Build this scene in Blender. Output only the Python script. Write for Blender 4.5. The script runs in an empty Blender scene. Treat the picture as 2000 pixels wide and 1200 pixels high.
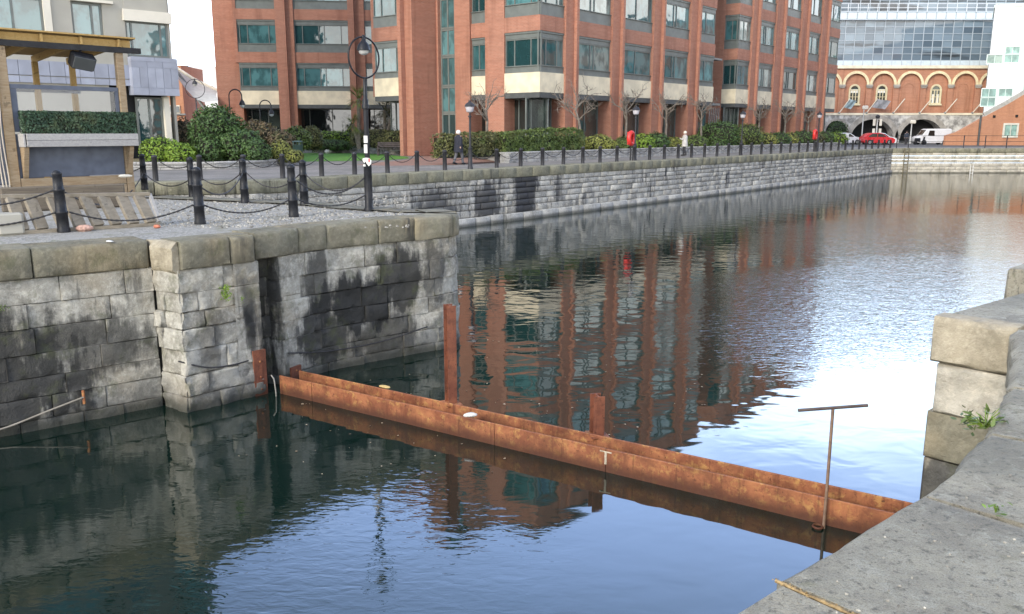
import bpy, math, random
from math import sin, cos, pi, radians, sqrt, atan2, floor
from mathutils import Vector, noise
random.seed(7)
SC = bpy.context.scene
COL = SC.collection
R = random.Random(11)
# ------------------------------------------------------------------ camera model used to lay the site out
FPX, HORY, EYE, WATER = 1650.0, 257.0, 1.65, -2.45
PITCH = math.atan((600 - HORY) / FPX)
CP, SP = cos(PITCH), sin(PITCH)
def ray(u, v):
    x = (u - 1000) / FPX; y = (600 - v) / FPX
    return (x, y * SP + CP, y * CP - SP)
def P(u, v, z=0.0):
    r = ray(u, v); t = (z - EYE) / r[2]
    return (r[0] * t, r[1] * t)
def proj(x, y, z):
    z -= EYE; d = y * CP - z * SP; up = y * SP + z * CP
    return (1000 + FPX * x / d, 600 - FPX * up / d)
def zat(v, x, y):                       # height over the point (x, y) seen at row v
    r = ray(1000, v); return EYE + r[2] / r[1] * y
# main axes of the dock: e1 along the far quay, e2 inland
A1 = radians(39.4)
E1 = (sin(A1), cos(A1)); E2 = (-cos(A1), sin(A1)); Q0 = (-2.41, 36.54)
def ST(s, t): return (Q0[0] + s * E1[0] + t * E2[0], Q0[1] + s * E1[1] + t * E2[1])
KF = [0.98]                             # camera depth over ground depth at the height in question
def line_at(u, o, d):                   # parameter along ground line o + k d seen in column u (mid height)
    m = (u - 1000) / FPX * KF[0]
    return (m * o[1] - o[0]) / (d[0] - m * d[1])
def s_at(u, t):
    return line_at(u, ST(0, t), E1)
def t_at(u, s):
    return line_at(u, ST(s, 0), E2)
# ------------------------------------------------------------------ tags
def tag(o, label=None, cat=None, group=None, kind=None):
    if label: o['label'] = label
    if cat: o['category'] = cat
    if group: o['group'] = group
    if kind: o['kind'] = kind
    return o
def thing(name, label, cat, loc=(0, 0, 0), rz=0.0, group=None, kind='thing'):
    o = bpy.data.objects.new(name, None); COL.objects.link(o)
    o.location = loc if len(loc) == 3 else (loc[0], loc[1], 0); o.rotation_euler = (0, 0, rz)
    o.empty_display_size = 0.2
    return tag(o, label, cat, group, kind)
def copy_tree(o, parent=None):
    c = o.copy(); COL.objects.link(c); c.parent = parent
    for ch in list(o.children): copy_tree(ch, c)
    return c
def world_off(o):
    x = Vector((0, 0, 0))
    while o is not None:
        x = x + Vector(o.location); o = o.parent
    return x
# ------------------------------------------------------------------ mesh builder
class MB:
    def __init__(s): s.v = []; s.f = []; s.sm = []; s.mi = []
    def add(s, vs, fs, smooth=False, mi=0):
        b = len(s.v); s.v.extend([tuple(x) for x in vs])
        for f in fs: s.f.append(tuple(b + i for i in f)); s.sm.append(smooth); s.mi.append(mi)
    def box(s, c, size, ax=None, mi=0):
        """c centre, size, ax = (ux, uy, uz) local axes"""
        hx, hy, hz = size[0] / 2, size[1] / 2, size[2] / 2
        if ax is None: ax = (Vector((1, 0, 0)), Vector((0, 1, 0)), Vector((0, 0, 1)))
        X, Y, Z = [Vector(a) for a in ax]; c = Vector(c)
        vs = [c + X * (i * hx) + Y * (j * hy) + Z * (k * hz) for k in (-1, 1) for j in (-1, 1) for i in (-1, 1)]
        s.add(vs, [(0, 2, 3, 1), (4, 5, 7, 6), (0, 1, 5, 4), (2, 6, 7, 3), (0, 4, 6, 2), (1, 3, 7, 5)], mi=mi)
    def bevbox(s, c, size, r=0.01, ax=None, mi=0):
        if ax is None: ax = (Vector((1, 0, 0)), Vector((0, 1, 0)), Vector((0, 0, 1)))
        X, Y, Z = [Vector(a) for a in ax]; c = Vector(c)
        hx, hy, hz = [d / 2 for d in size]; r = min(r, hx * .9, hy * .9, hz * .9)
        prof = [(-hz, r), (-hz + r, 0), (hz - r, 0), (hz, r)]
        vs = []
        for z, q in prof:
            ex, ey = hx - q, hy - q; rr = max(0.0, r - q * .5)
            for px, py in ((-ex + rr, -ey), (ex - rr, -ey), (ex, -ey + rr), (ex, ey - rr), (ex - rr, ey), (-ex + rr, ey), (-ex, ey - rr), (-ex, -ey + rr)):
                vs.append(c + X * px + Y * py + Z * z)
        fs = [tuple(range(7, -1, -1)), tuple(range(24, 32))]
        for k in range(3):
            for i in range(8): fs.append((k * 8 + i, k * 8 + (i + 1) % 8, k * 8 + 8 + (i + 1) % 8, k * 8 + 8 + i))
        s.add(vs, fs, mi=mi)
    def bar(s, a, b, w, h=None, mi=0, up=(0, 0, 1)):
        a = Vector(a); b = Vector(b); d = b - a; L = d.length
        if L < 1e-6: return
        X = d / L; U = Vector(up)
        if abs(X.dot(U)) > .98: U = Vector((0, 1, 0))
        Y = U.cross(X).normalized(); Z = X.cross(Y)
        s.box((a + b) / 2, (L, w, h or w), (X, Y, Z), mi)
    def prism(s, poly, z0, z1, mi=0, cap=True):
        n = len(poly)
        ar = sum(poly[i][0] * poly[(i + 1) % n][1] - poly[(i + 1) % n][0] * poly[i][1] for i in range(n))
        if ar < 0: poly = poly[::-1]
        vs = [(p[0], p[1], z0) for p in poly] + [(p[0], p[1], z1) for p in poly]
        fs = [(i, (i + 1) % n, n + (i + 1) % n, n + i) for i in range(n)]
        if cap: fs += [tuple(range(n - 1, -1, -1)), tuple(range(n, 2 * n))]
        s.add(vs, fs, mi=mi)
    def sheet(s, poly, z, mi=0):
        n = len(poly)
        ar = sum(poly[i][0] * poly[(i + 1) % n][1] - poly[(i + 1) % n][0] * poly[i][1] for i in range(n))
        if ar < 0: poly = poly[::-1]
        s.add([(p[0], p[1], z) for p in poly], [tuple(range(n))], mi=mi)
    def tube(s, pts, r, n=8, closed=False, mi=0, caps=True):
        pts = [Vector(p) for p in pts]; m = len(pts)
        rs = r if isinstance(r, (list, tuple)) else [r] * m
        vs = []; prev = None
        for i, p in enumerate(pts):
            if closed: t = pts[(i + 1) % m] - pts[i - 1]
            else: t = pts[min(i + 1, m - 1)] - pts[max(i - 1, 0)]
            t = t.normalized() if t.length > 1e-9 else Vector((0, 0, 1))
            if prev is None:
                a = Vector((0, 0, 1)) if abs(t.z) < .9 else Vector((1, 0, 0))
                x = t.cross(a).normalized()
            else:
                x = (prev - t * prev.dot(t))
                x = x.normalized() if x.length > 1e-6 else t.orthogonal().normalized()
            prev = x; y = t.cross(x)
            for k in range(n):
                q = 2 * pi * k / n; vs.append(p + (x * cos(q) + y * sin(q)) * rs[i])
        fs = []
        for i in range(m if closed else m - 1):
            for k in range(n):
                j = (i + 1) % m
                fs.append((i * n + k, i * n + (k + 1) % n, j * n + (k + 1) % n, j * n + k))
        if caps and not closed: fs += [tuple(range(n - 1, -1, -1)), tuple((m - 1) * n + k for k in range(n))]
        s.add(vs, fs, smooth=True, mi=mi)
    def lathe(s, prof, c=(0, 0, 0), n=16, sx=1, sy=1, mi=0, rot=None):
        vs = []
        for r, z in prof:
            for k in range(n):
                q = 2 * pi * k / n; p = Vector((r * cos(q) * sx, r * sin(q) * sy, z))
                if rot: p = rot @ p
                vs.append(p + Vector(c))
        fs = []
        for i in range(len(prof) - 1):
            for k in range(n): fs.append((i * n + k, i * n + (k + 1) % n, (i + 1) * n + (k + 1) % n, (i + 1) * n + k))
        fs += [tuple(range(n - 1, -1, -1)), tuple((len(prof) - 1) * n + k for k in range(n))]
        s.add(vs, fs, smooth=True, mi=mi)
    def build_each(s, name, mat, parent):
        for i in range(0, len(s.v), 8):
            q = MB(); q.v = s.v[i:i + 8]; q.f = [tuple(k - i for k in f) for f in s.f[i // 8 * 6:i // 8 * 6 + 6]]; q.sm = [False] * 6; q.mi = [0] * 6
            q.build(name, mat, parent, True)
    def build(s, name, mat, parent=None, world=False, auto=True):
        me = bpy.data.meshes.new(name)
        vs = s.v
        if world and parent is not None:
            o = world_off(parent); vs = [(v[0] - o.x, v[1] - o.y, v[2] - o.z) for v in vs]
        me.from_pydata(vs, [], s.f)
        mats = mat if isinstance(mat, (list, tuple)) else [mat]
        for m in mats: me.materials.append(m)
        if len(mats) > 1: me.polygons.foreach_set('material_index', s.mi)
        me.polygons.foreach_set('use_smooth', s.sm)
        me.update()
        if auto and any(s.sm):
            try: me.set_sharp_from_angle(angle=radians(50))
            except Exception: pass
        o = bpy.data.objects.new(name, me); COL.objects.link(o)
        if parent is not None: o.parent = parent
        return o
# ------------------------------------------------------------------ materials
def N(nt, typ, ins=None, **props):
    n = nt.nodes.new(typ)
    for k, v in props.items(): setattr(n, k, v)
    for k, v in (ins or {}).items():
        if isinstance(v, bpy.types.NodeSocket): nt.links.new(v, n.inputs[k])
        else: n.inputs[k].default_value = v
    return n
def newmat(name):
    m = bpy.data.materials.new(name); m.use_nodes = True
    nt = m.node_tree; b = nt.nodes['Principled BSDF']
    return m, nt, b
def c4(c): return (c[0], c[1], c[2], 1.0)
def mix(nt, f, a, b, blend='MIX'):
    n = nt.nodes.new('ShaderNodeMix'); n.data_type = 'RGBA'; n.blend_type = blend
    for sock, v in ((n.inputs[0], f), (n.inputs[6], a), (n.inputs[7], b)):
        if isinstance(v, bpy.types.NodeSocket): nt.links.new(v, sock)
        elif sock.type == 'RGBA' and not isinstance(v, float): sock.default_value = c4(v)
        else: sock.default_value = v
    return n.outputs[2]
def mth(nt, op, a, b=None, c=None, clamp=False):
    n = nt.nodes.new('ShaderNodeMath'); n.operation = op; n.use_clamp = clamp
    for i, v in enumerate((a, b, c)):
        if v is None: continue
        if isinstance(v, bpy.types.NodeSocket): nt.links.new(v, n.inputs[i])
        else: n.inputs[i].default_value = v
    return n.outputs[0]
def rng(nt, x, a, b, lo=0.0, hi=1.0, smooth=True):
    n = N(nt, 'ShaderNodeMapRange', {0: x, 1: a, 2: b, 3: lo, 4: hi})
    if smooth: n.interpolation_type = 'SMOOTHSTEP'
    return n.outputs[0]
def nz(nt, vec, scale, detail=4, rough=.55, dist=0.0):
    return N(nt, 'ShaderNodeTexNoise', {'Vector': vec, 'Scale': scale, 'Detail': detail, 'Roughness': rough, 'Distortion': dist}).outputs[0]
def pos(nt): return N(nt, 'ShaderNodeNewGeometry').outputs['Position']
def objc(nt): return N(nt, 'ShaderNodeTexCoord').outputs['Object']
def scale_v(nt, v, s):
    return N(nt, 'ShaderNodeVectorMath', {0: v, 1: s}, operation='MULTIPLY').outputs[0]
def island(nt): return N(nt, 'ShaderNodeNewGeometry').outputs['Random Per Island']
def bump(nt, b, h, strength=.3, dist=.02, normal=None):
    n = N(nt, 'ShaderNodeBump', {'Height': h, 'Strength': strength, 'Distance': dist})
    if normal: nt.links.new(normal, n.inputs['Normal'])
    nt.links.new(n.outputs[0], b.inputs['Normal'])
    return n.outputs[0]
def link(nt, a, b, name):
    if isinstance(a, bpy.types.NodeSocket): nt.links.new(a, b.inputs[name])
    else: b.inputs[name].default_value = a
def wallcoord(nt):
    """(distance along the wall, height, 0) for any vertical face"""
    g = N(nt, 'ShaderNodeNewGeometry')
    t = N(nt, 'ShaderNodeVectorMath', {0: (0, 0, 1), 1: g.outputs['True Normal']}, operation='CROSS_PRODUCT').outputs[0]
    d = N(nt, 'ShaderNodeVectorMath', {0: t, 1: g.outputs['Position']}, operation='DOT_PRODUCT').outputs['Value']
    z = N(nt, 'ShaderNodeSeparateXYZ', {0: g.outputs['Position']}).outputs[2]
    return N(nt, 'ShaderNodeCombineXYZ', {0: d, 1: z}).outputs[0]
def simple(name, c, rough=.7, var=.25, scale=3.0, metal=0.0, bmp=0.0, bscale=40, isl=0.0, spec=.5, c2=None):
    """plain worn surface: colour varied by noise (and per island), fine bump"""
    m, nt, b = newmat(name); p = objc(nt)
    f = nz(nt, p, scale, 5)
    dark = tuple(x * (1 - var) for x in c); light = tuple(min(1, x * (1 + var)) for x in (c2 or c))
    col = mix(nt, rng(nt, f, .3, .7), dark, light)
    if isl:
        col = mix(nt, 1.0, col, N(nt, 'ShaderNodeCombineColor', {0: rng(nt, island(nt), 0, 1, 1 - isl, 1 + isl, False), 1: rng(nt, island(nt), 0, 1, 1 - isl, 1 + isl, False), 2: rng(nt, island(nt), 0, 1, 1 - isl, 1 + isl, False)}).outputs[0], 'MULTIPLY')
    link(nt, col, b, 'Base Color')
    link(nt, rng(nt, nz(nt, p, scale * 4, 3), .3, .7, max(.02, rough - .1), min(1, rough + .1)), b, 'Roughness')
    b.inputs['Metallic'].default_value = metal
    b.inputs['Specular IOR Level'].default_value = spec
    if bmp: bump(nt, b, nz(nt, p, bscale, 4), bmp, .01)
    return m
M = {}
def stone_mat(name, light, dark, stain, tide=None, blobs=(), algae=0.35, cut=.5, warm=0.0):
    """limestone masonry: a tint for each block, weather streaks running down, black tide stains with their own outline, moss"""
    m, nt, b = newmat(name); p = pos(nt)
    isl = island(nt)
    col = mix(nt, isl, dark, light)
    f = nz(nt, p, 2.3, 6, .65)
    col = mix(nt, rng(nt, nz(nt, scale_v(nt, p, (1, 1, 1.6)), 1.1, 5, .7), .4, .62, 0, .6), col, mix(nt, .5, dark, light))
    col = mix(nt, rng(nt, f, .35, .68, 0, .6), col, tuple(x * .5 for x in dark))
    f2 = nz(nt, p, 13, 6, .7)
    col = mix(nt, rng(nt, f2, .42, .72, 0, .45), col, tuple(min(1, x * 1.35) for x in light))
    col = mix(nt, rng(nt, nz(nt, p, 34, 4, .7), .55, .8, 0, .5), col, tuple(x * .4 for x in dark))
    if warm:
        col = mix(nt, rng(nt, nz(nt, p, .9, 3), .45, .65, 0, warm), col, (.36, .27, .14))
    streak = nz(nt, scale_v(nt, p, (5.0, 5.0, .55)), 1.0, 5, .6)
    st2 = nz(nt, scale_v(nt, p, (.9, .9, .5)), 1.0, 4, .6)
    amt = mth(nt, 'MULTIPLY', rng(nt, streak, .46, .62), rng(nt, st2, cut - .08, cut + .1))
    # blobs: (x, y, z, radius along the wall, radius up) dark wet patches where the photo has them
    for (bx, by, bz, rx, rz, k) in blobs:
        d = N(nt, 'ShaderNodeVectorMath', {0: p, 1: (bx, by, bz)}, operation='SUBTRACT').outputs[0]
        d = scale_v(nt, d, (1 / rx, 1 / rx, 1 / rz))
        L = N(nt, 'ShaderNodeVectorMath', {0: d}, operation='LENGTH').outputs['Value']
        L = mth(nt, 'ADD', L, mth(nt, 'MULTIPLY', mth(nt, 'SUBTRACT', nz(nt, scale_v(nt, p, (4.5, 4.5, .5)), 1.0, 6, .65), .5), 2.6))
        L = mth(nt, 'ADD', L, mth(nt, 'MULTIPLY', mth(nt, 'SUBTRACT', nz(nt, p, 6, 6, .7), .5), 1.1))
        L = mth(nt, 'ADD', L, mth(nt, 'MULTIPLY', mth(nt, 'SUBTRACT', isl, .5), .3))
        amt = mth(nt, 'MAXIMUM', amt, rng(nt, L, .9, 1.55, k, 0))
    z = N(nt, 'ShaderNodeSeparateXYZ', {0: p}).outputs[2]
    if tide is not None:
        zz = mth(nt, 'ADD', z, mth(nt, 'MULTIPLY', mth(nt, 'SUBTRACT', nz(nt, scale_v(nt, p, (2.2, 2.2, .8)), 1.0, 5), .5), .9))
        amt = mth(nt, 'MAXIMUM', amt, rng(nt, zz, tide[0], tide[1], tide[2], 0))
    col = mix(nt, amt, col, stain)
    g = mth(nt, 'MULTIPLY', rng(nt, nz(nt, p, 3.1, 5, .7), .52, .68), algae)
    col = mix(nt, g, col, (.075, .085, .03))
    wet = rng(nt, z, WATER + .04, WATER + .22, .75, 0)
    col = mix(nt, wet, col, (.03, .032, .022))
    link(nt, col, b, 'Base Color')
    link(nt, rng(nt, amt, 0, 1, .88, .62), b, 'Roughness')
    h = mth(nt, 'ADD', mth(nt, 'MULTIPLY', nz(nt, p, 9, 6, .7), .7), mth(nt, 'MULTIPLY', nz(nt, p, 45, 4, .7), .3))
    bump(nt, b, h, .75, .045)
    return m
def brick_mat(name, c1, c2, mortar, scale=1.0, dirt=.35, bw=.235, bh=.085):
    m, nt, b = newmat(name); w = wallcoord(nt); p = pos(nt)
    br = N(nt, 'ShaderNodeTexBrick', {'Vector': w, 'Color1': c4(c1), 'Color2': c4(c2), 'Mortar': c4(mortar), 'Scale': scale, 'Mortar Size': .006, 'Brick Width': bw, 'Row Height': bh, 'Bias': .1})
    col = br.outputs['Color']
    col = mix(nt, rng(nt, nz(nt, scale_v(nt, w, (.35, 3.2, 1)), 1, 5, .65), .38, .66, 0, dirt), col, tuple(x * .5 for x in c1))
    col = mix(nt, rng(nt, nz(nt, scale_v(nt, w, (.12, .3, 1)), 1, 4, .6), .38, .64, 0, .5), col, mix(nt, .5, col, (.3, .17, .12)))
    col = mix(nt, rng(nt, nz(nt, scale_v(nt, w, (1.4, 5.0, 1)), 1, 5, .7), .57, .72, 0, .4), col, (.42, .27, .2))
    col = mix(nt, rng(nt, nz(nt, scale_v(nt, w, (1.2, .12, 1)), 1, 4, .6), .48, .68, 0, min(.7, dirt * 1.5)), col, tuple(x * .45 for x in c1))
    link(nt, col, b, 'Base Color'); b.inputs['Roughness'].default_value = .85
    bump(nt, b, mth(nt, 'ADD', br.outputs['Fac'], mth(nt, 'MULTIPLY', nz(nt, p, 30, 3), .5)), .3, .01)
    return m
def glass_mat(name, dark, light, rough=.04, ior=1.95, wob=.02):
    """window glass in front of rooms and blinds: base tone differs from pane to pane, the rest is real reflection"""
    m, nt, b = newmat(name); isl = island(nt); w = wallcoord(nt)
    ob = N(nt, 'ShaderNodeObjectInfo').outputs['Random']
    base = mix(nt, rng(nt, mth(nt, 'ADD', mth(nt, 'MULTIPLY', isl, .6), mth(nt, 'MULTIPLY', ob, .6)), .35, 1.0), dark, light)
    base = mix(nt, rng(nt, ob, .82, .86, 0, .5), base, (.3, .3, .25))
    base = mix(nt, rng(nt, ob, .18, .14, 0, .7), base, tuple(x * .4 for x in dark))
    inner = nz(nt, scale_v(nt, w, (1.3, .8, 1)), 1.0, 3)
    base = mix(nt, rng(nt, inner, .42, .6, 0, .6), base, tuple(x * .45 for x in dark))
    link(nt, base, b, 'Base Color'); b.inputs['Roughness'].default_value = rough
    b.inputs['IOR'].default_value = ior
    bump(nt, b, nz(nt, w, .7, 2), wob, 1.0)
    return m
def leaf_mat(name, a, bcol, ccol=None):
    m, nt, b = newmat(name); isl = island(nt); p = pos(nt)
    col = mix(nt, isl, a, bcol)
    if ccol: col = mix(nt, rng(nt, nz(nt, p, 1.6, 3), .5, .68), col, ccol)
    col = mix(nt, rng(nt, nz(nt, p, 5, 3), .45, .7, 0, .5), col, tuple(x * .5 for x in a))
    link(nt, col, b, 'Base Color'); b.inputs['Roughness'].default_value = .55
    b.inputs['Specular IOR Level'].default_value = .35
    try: b.inputs['Subsurface Weight'].default_value = 0.0
    except Exception: pass
    return m
def rust_mat(name, c1, c2, c3, metal=.0, wl=True):
    m, nt, b = newmat(name); p = pos(nt)
    f = nz(nt, p, 3.5, 7, .7, .4)
    col = mix(nt, rng(nt, f, .35, .65), c1, c2)
    col = mix(nt, rng(nt, nz(nt, p, 9, 6, .72), .5, .66, 0, .8), col, c3)
    col = mix(nt, rng(nt, nz(nt, p, 1.3, 5, .7), .42, .66, 0, .65), col, tuple(x * .42 for x in c1))
    col = mix(nt, rng(nt, nz(nt, scale_v(nt, p, (14, 14, 1.5)), 1.0, 5, .65), .55, .7, 0, .6), col, tuple(x * .4 for x in c1))
    col = mix(nt, rng(nt, nz(nt, p, 26, 5, .7), .56, .7, 0, .85), col, tuple(x * .3 for x in c1))
    if wl:
        z = N(nt, 'ShaderNodeSeparateXYZ', {0: p}).outputs[2]
        zz = mth(nt, 'ADD', z, mth(nt, 'MULTIPLY', mth(nt, 'SUBTRACT', nz(nt, p, 5, 4), .5), .12))
        col = mix(nt, rng(nt, zz, WATER + .03, WATER + .2, .9, 0), col, (.06, .018, .007))
    link(nt, col, b, 'Base Color')
    link(nt, rng(nt, f, .3, .7, .6, .9), b, 'Roughness')
    bump(nt, b, nz(nt, p, 30, 6, .7), .4, .01)
    return m
def plank_mat(name, c, c2, axis=(1, 1, 12), rough=.8):
    m, nt, b = newmat(name); p = objc(nt)
    g = nz(nt, scale_v(nt, p, axis), 2.0, 6, .65, .5)
    isl = island(nt)
    col = mix(nt, rng(nt, g, .3, .7), c, c2)
    col = mix(nt, rng(nt, isl, 0, 1, 0, .35, False), col, tuple(x * .5 for x in c))
    col = mix(nt, rng(nt, nz(nt, p, 7, 4), .62, .72, 0, .6), col, tuple(x * .3 for x in c))
    link(nt, col, b, 'Base Color'); b.inputs['Roughness'].default_value = rough
    bump(nt, b, g, .3, .01)
    return m
# ------------------------------------------------------------------ paths and stone walls
class Path:
    def __init__(s, pts):
        s.p = [Vector((a, b)) for a, b in pts]; s.c = [0.0]
        for i in range(len(s.p) - 1): s.c.append(s.c[-1] + (s.p[i + 1] - s.p[i]).length)
        s.L = s.c[-1]
        s.n = []
        for i in range(len(s.p) - 1):
            d = (s.p[i + 1] - s.p[i]).normalized(); s.n.append(Vector((d.y, -d.x)))
    def at(s, a, out=0.0):
        i = 0
        while i < len(s.n) - 1 and a > s.c[i + 1]: i += 1
        d = (s.p[i + 1] - s.p[i]).normalized()
        q = s.p[i] + d * (a - s.c[i]) + s.n[i] * out
        return (q.x, q.y)
    def corner_arcs(s): return s.c
def block(mb, path, a0, a1, z0, z1, out=0.0, depth=.5, r=.02, rough=.012, step=.2, seed=0, batter=0.0, top_r=None):
    """one dressed stone: pillowed, slightly uneven face following the wall path"""
    L = a1 - a0; H = z1 - z0
    if L < .03 or H < .03: return
    r = min(r, L * .3, H * .3)
    nx = max(1, int((L - 2 * r) / step)); nh = max(1, int((H - 2 * r) / step))
    aa = [a0] + [a0 + r + (L - 2 * r) * i / nx for i in range(nx + 1)] + [a1]
    tr = min(top_r or r, H * .45)
    zz = [z0] + [z0 + r + (H - r - tr) * i / nh for i in range(nh + 1)] + [z1]
    I, J = len(aa), len(zz); vs = []
    for j, z in enumerate(zz):
        for i, a in enumerate(aa):
            ed = (i in (0, I - 1)) or (j in (0, J - 1))
            o = out - batter * (z - WATER)
            if ed:
                o -= (tr if j == J - 1 else r)
            else:
                x, y = path.at(a); o += (noise.noise((x * 2.6 + seed, y * 2.6, z * 3.4)) + .5 * noise.noise((x * 9 + seed, y * 9, z * 9))) * rough
            x, y = path.at(a, o); vs.append((x, y, z))
    fs = [(j * I + i, j * I + i + 1, (j + 1) * I + i + 1, (j + 1) * I + i) for j in range(J - 1) for i in range(I - 1)]
    ring = [j * I + i for j, i in [(0, i) for i in range(I)] + [(j, I - 1) for j in range(1, J)] + [(J - 1, i) for i in range(I - 2, -1, -1)] + [(j, 0) for j in range(J - 2, 0, -1)]]
    base = len(vs)
    for k in ring:
        j, i = divmod(k, I); x, y = path.at(aa[i], out - depth); vs.append((x, y, zz[j]))
    m = len(ring)
    for k in range(m): fs.append((ring[(k + 1) % m], ring[k], base + k, base + (k + 1) % m))
    mb.add(vs, fs, smooth=True)
def masonry(mb, path, a0, a1, zs, lmin, lmax, out=0.0, rough=.012, step=.2, jit=.02, r=.02, gap=.012, batter=0.0, seed=0, stops=(), depth=.45):
    rr = random.Random(seed)
    edges = [a0] + sorted(x for x in stops if a0 < x < a1) + [a1]
    for z0, z1 in zip(zs[:-1], zs[1:]):
        for e0, e1 in zip(edges[:-1], edges[1:]):
            a = e0 + 0.0; first = True
            while a < e1 - .02:
                L = rr.uniform(lmin, lmax)
                if first: L *= rr.uniform(.4, 1.0); first = False
                b = a + L
                if e1 - b < lmin * .5: b = e1
                block(mb, path, a + gap / 2, b - gap / 2, z0 + gap / 2, z1 - gap / 2, out + rr.uniform(-jit, jit), depth, r, rough, step, rr.uniform(0, 99), batter)
                a = b
# ------------------------------------------------------------------ camera, sky, sun
cam_d = bpy.data.cameras.new('camera'); cam = bpy.data.objects.new('camera', cam_d); COL.objects.link(cam)
cam.location = (0, 0, EYE); cam.rotation_euler = (pi / 2 - PITCH, 0, 0)
cam_d.sensor_fit = 'HORIZONTAL'; cam_d.sensor_width = 36; cam_d.lens = 36 * FPX / 2000
cam_d.clip_start = .05; cam_d.clip_end = 2000
SC.camera = cam
SUN_AZ = radians(214); SUN_EL = radians(27)          # low behind the left shoulder
wd = bpy.data.worlds.new('World'); SC.world = wd; wd.use_nodes = True
nt = wd.node_tree; bg = nt.nodes['Background']
sky = N(nt, 'ShaderNodeTexSky', sky_type='NISHITA', sun_disc=False, sun_elevation=SUN_EL, sun_rotation=SUN_AZ, air_density=1.0, dust_density=1.2, ozone_density=2.0)
tc = N(nt, 'ShaderNodeTexCoord').outputs['Generated']
sep = N(nt, 'ShaderNodeSeparateXYZ', {0: tc})
cn = nz(nt, scale_v(nt, tc, (1.2, 1.2, 3.0)), 1.6, 6, .6, .3)
zc = mth(nt, 'ADD', sep.outputs[2], mth(nt, 'MULTIPLY', mth(nt, 'SUBTRACT', cn, .5), .42))
cl = rng(nt, zc, .24, .40, 1.0, .08)
up = rng(nt, sep.outputs[2], .5, .95, 0, .55)
cl = mth(nt, 'MAXIMUM', cl, mth(nt, 'MULTIPLY', up, rng(nt, cn, .4, .62)))
cloudcol = mix(nt, rng(nt, cn, .35, .7), (21.0, 21.3, 21.5), (30.0, 29.2, 27.5))
fdot = N(nt, 'ShaderNodeVectorMath', {0: tc, 1: (.25, .97, 0)}, operation='DOT_PRODUCT').outputs['Value']
veil = mth(nt, 'MULTIPLY', rng(nt, fdot, .55, .92), rng(nt, mth(nt, 'ADD', sep.outputs[2], mth(nt, 'MULTIPLY', mth(nt, 'SUBTRACT', cn, .5), .16)), .66, .4))
base_sky = mix(nt, veil, mix(nt, 1.0, sky.outputs[0], (1.5, 1.85, 2.3), 'MULTIPLY'), (9.5, 14.5, 27.0))
cloudcol = mix(nt, 1.0, cloudcol, N(nt, 'ShaderNodeCombineColor', {0: rng(nt, fdot, .64, .95, .9, 1.4), 1: rng(nt, fdot, .64, .95, .9, 1.75), 2: rng(nt, fdot, .64, .95, .9, 2.2)}).outputs[0], 'MULTIPLY')
skyc = mix(nt, cl, base_sky, cloudcol)
nt.links.new(skyc, bg.inputs['Color']); bg.inputs['Strength'].default_value = .10
sl = bpy.data.lights.new('sun', 'SUN'); so = bpy.data.objects.new('sun', sl); COL.objects.link(so)
sl.energy = 2.0; sl.angle = radians(20); sl.color = (1.0, .87, .68)
sd = Vector((sin(SUN_AZ) * cos(SUN_EL), cos(SUN_AZ) * cos(SUN_EL), sin(SUN_EL)))
so.rotation_euler = sd.to_track_quat('Z', 'Y').to_euler(); so.location = sd * 100
SC.view_settings.view_transform = 'Standard'; SC.view_settings.look = 'None'; SC.view_settings.exposure = 0.6; SC.view_settings.gamma = 1
# ------------------------------------------------------------------ materials
M['quay_far'] = stone_mat('grey_limestone_far', (.6, .58, .52), (.27, .26, .235), (.035, .036, .04), None,
    [(ST(5.0, 0)[0], ST(5.0, 0)[1], -1.3, .7, 2.6, 1.0), (ST(2.2, 0)[0], ST(2.2, 0)[1], -1.5, .9, .8, .9), (ST(-1.0, 0)[0], ST(-1, 0)[1], -1.5, 1.0, .7, .8), (ST(7.6, 0)[0], ST(7.6, 0)[1], -1.1, .3, .6, .8)], .12, .56)
M['ledge'] = stone_mat('pale_ledge_stone', (.52, .51, .47), (.34, .33, .3), (.08, .08, .07), None, (), .05, .62)
M['coping_far'] = stone_mat('olive_granite_coping', (.26, .25, .18), (.19, .18, .125), (.06, .058, .045), None, (), .3, .56)
LB = [(-8.1, 10.05, -2.0, 1.6, 1.0, 1.0), (-6.85, 11.05, -1.8, .9, .75, .95), (-9.3, 9.1, -1.6, 1.5, 1.0, .97), (-6.0, 11.7, -1.35, .7, .35, .75), (-2.75, 14.65, -1.3, .75, .5, 1.0), (-2.05, 15.2, -1.05, .5, .5, .95), (-3.2, 14.2, -1.75, .5, .5, .9),
      (-2.3, 15.05, -2.0, .7, .4, .8), (-4.0, 13.35, -1.2, .2, 1.0, .95), (-3.85, 13.3, -1.0, .14, 1.0, .9), (-4.55, 12.3, -1.5, .16, .5, .6), (-3.3, 14.1, -.75, .2, .4, .8), (-1.5, 15.7, -1.0, .2, .5, .7), (4.05, 7.3, -1.75, .5, .35, .8)]
M['quay_near'] = stone_mat('grey_limestone_near', (.55, .53, .46), (.25, .235, .195), (.022, .022, .02), (WATER + .05, WATER + .7, .55), LB, .45, .56, .25)
M['coping_near'] = stone_mat('olive_granite_coping_near', (.25, .23, .165), (.15, .14, .1), (.05, .047, .036), None, (), .35, .55, .3)
M['coping_warm'] = stone_mat('broken_yellow_granite_sunlit', (.43, .38, .28), (.34, .29, .2), (.2, .17, .11), None, (), .1, .7)  # broken yellow faces, with warm sunlight also put into the colour
M['pale_stone'] = stone_mat('pale_smooth_limestone', (.54, .5, .41), (.42, .39, .32), (.2, .18, .12), None, (), .25, .62)
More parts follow.
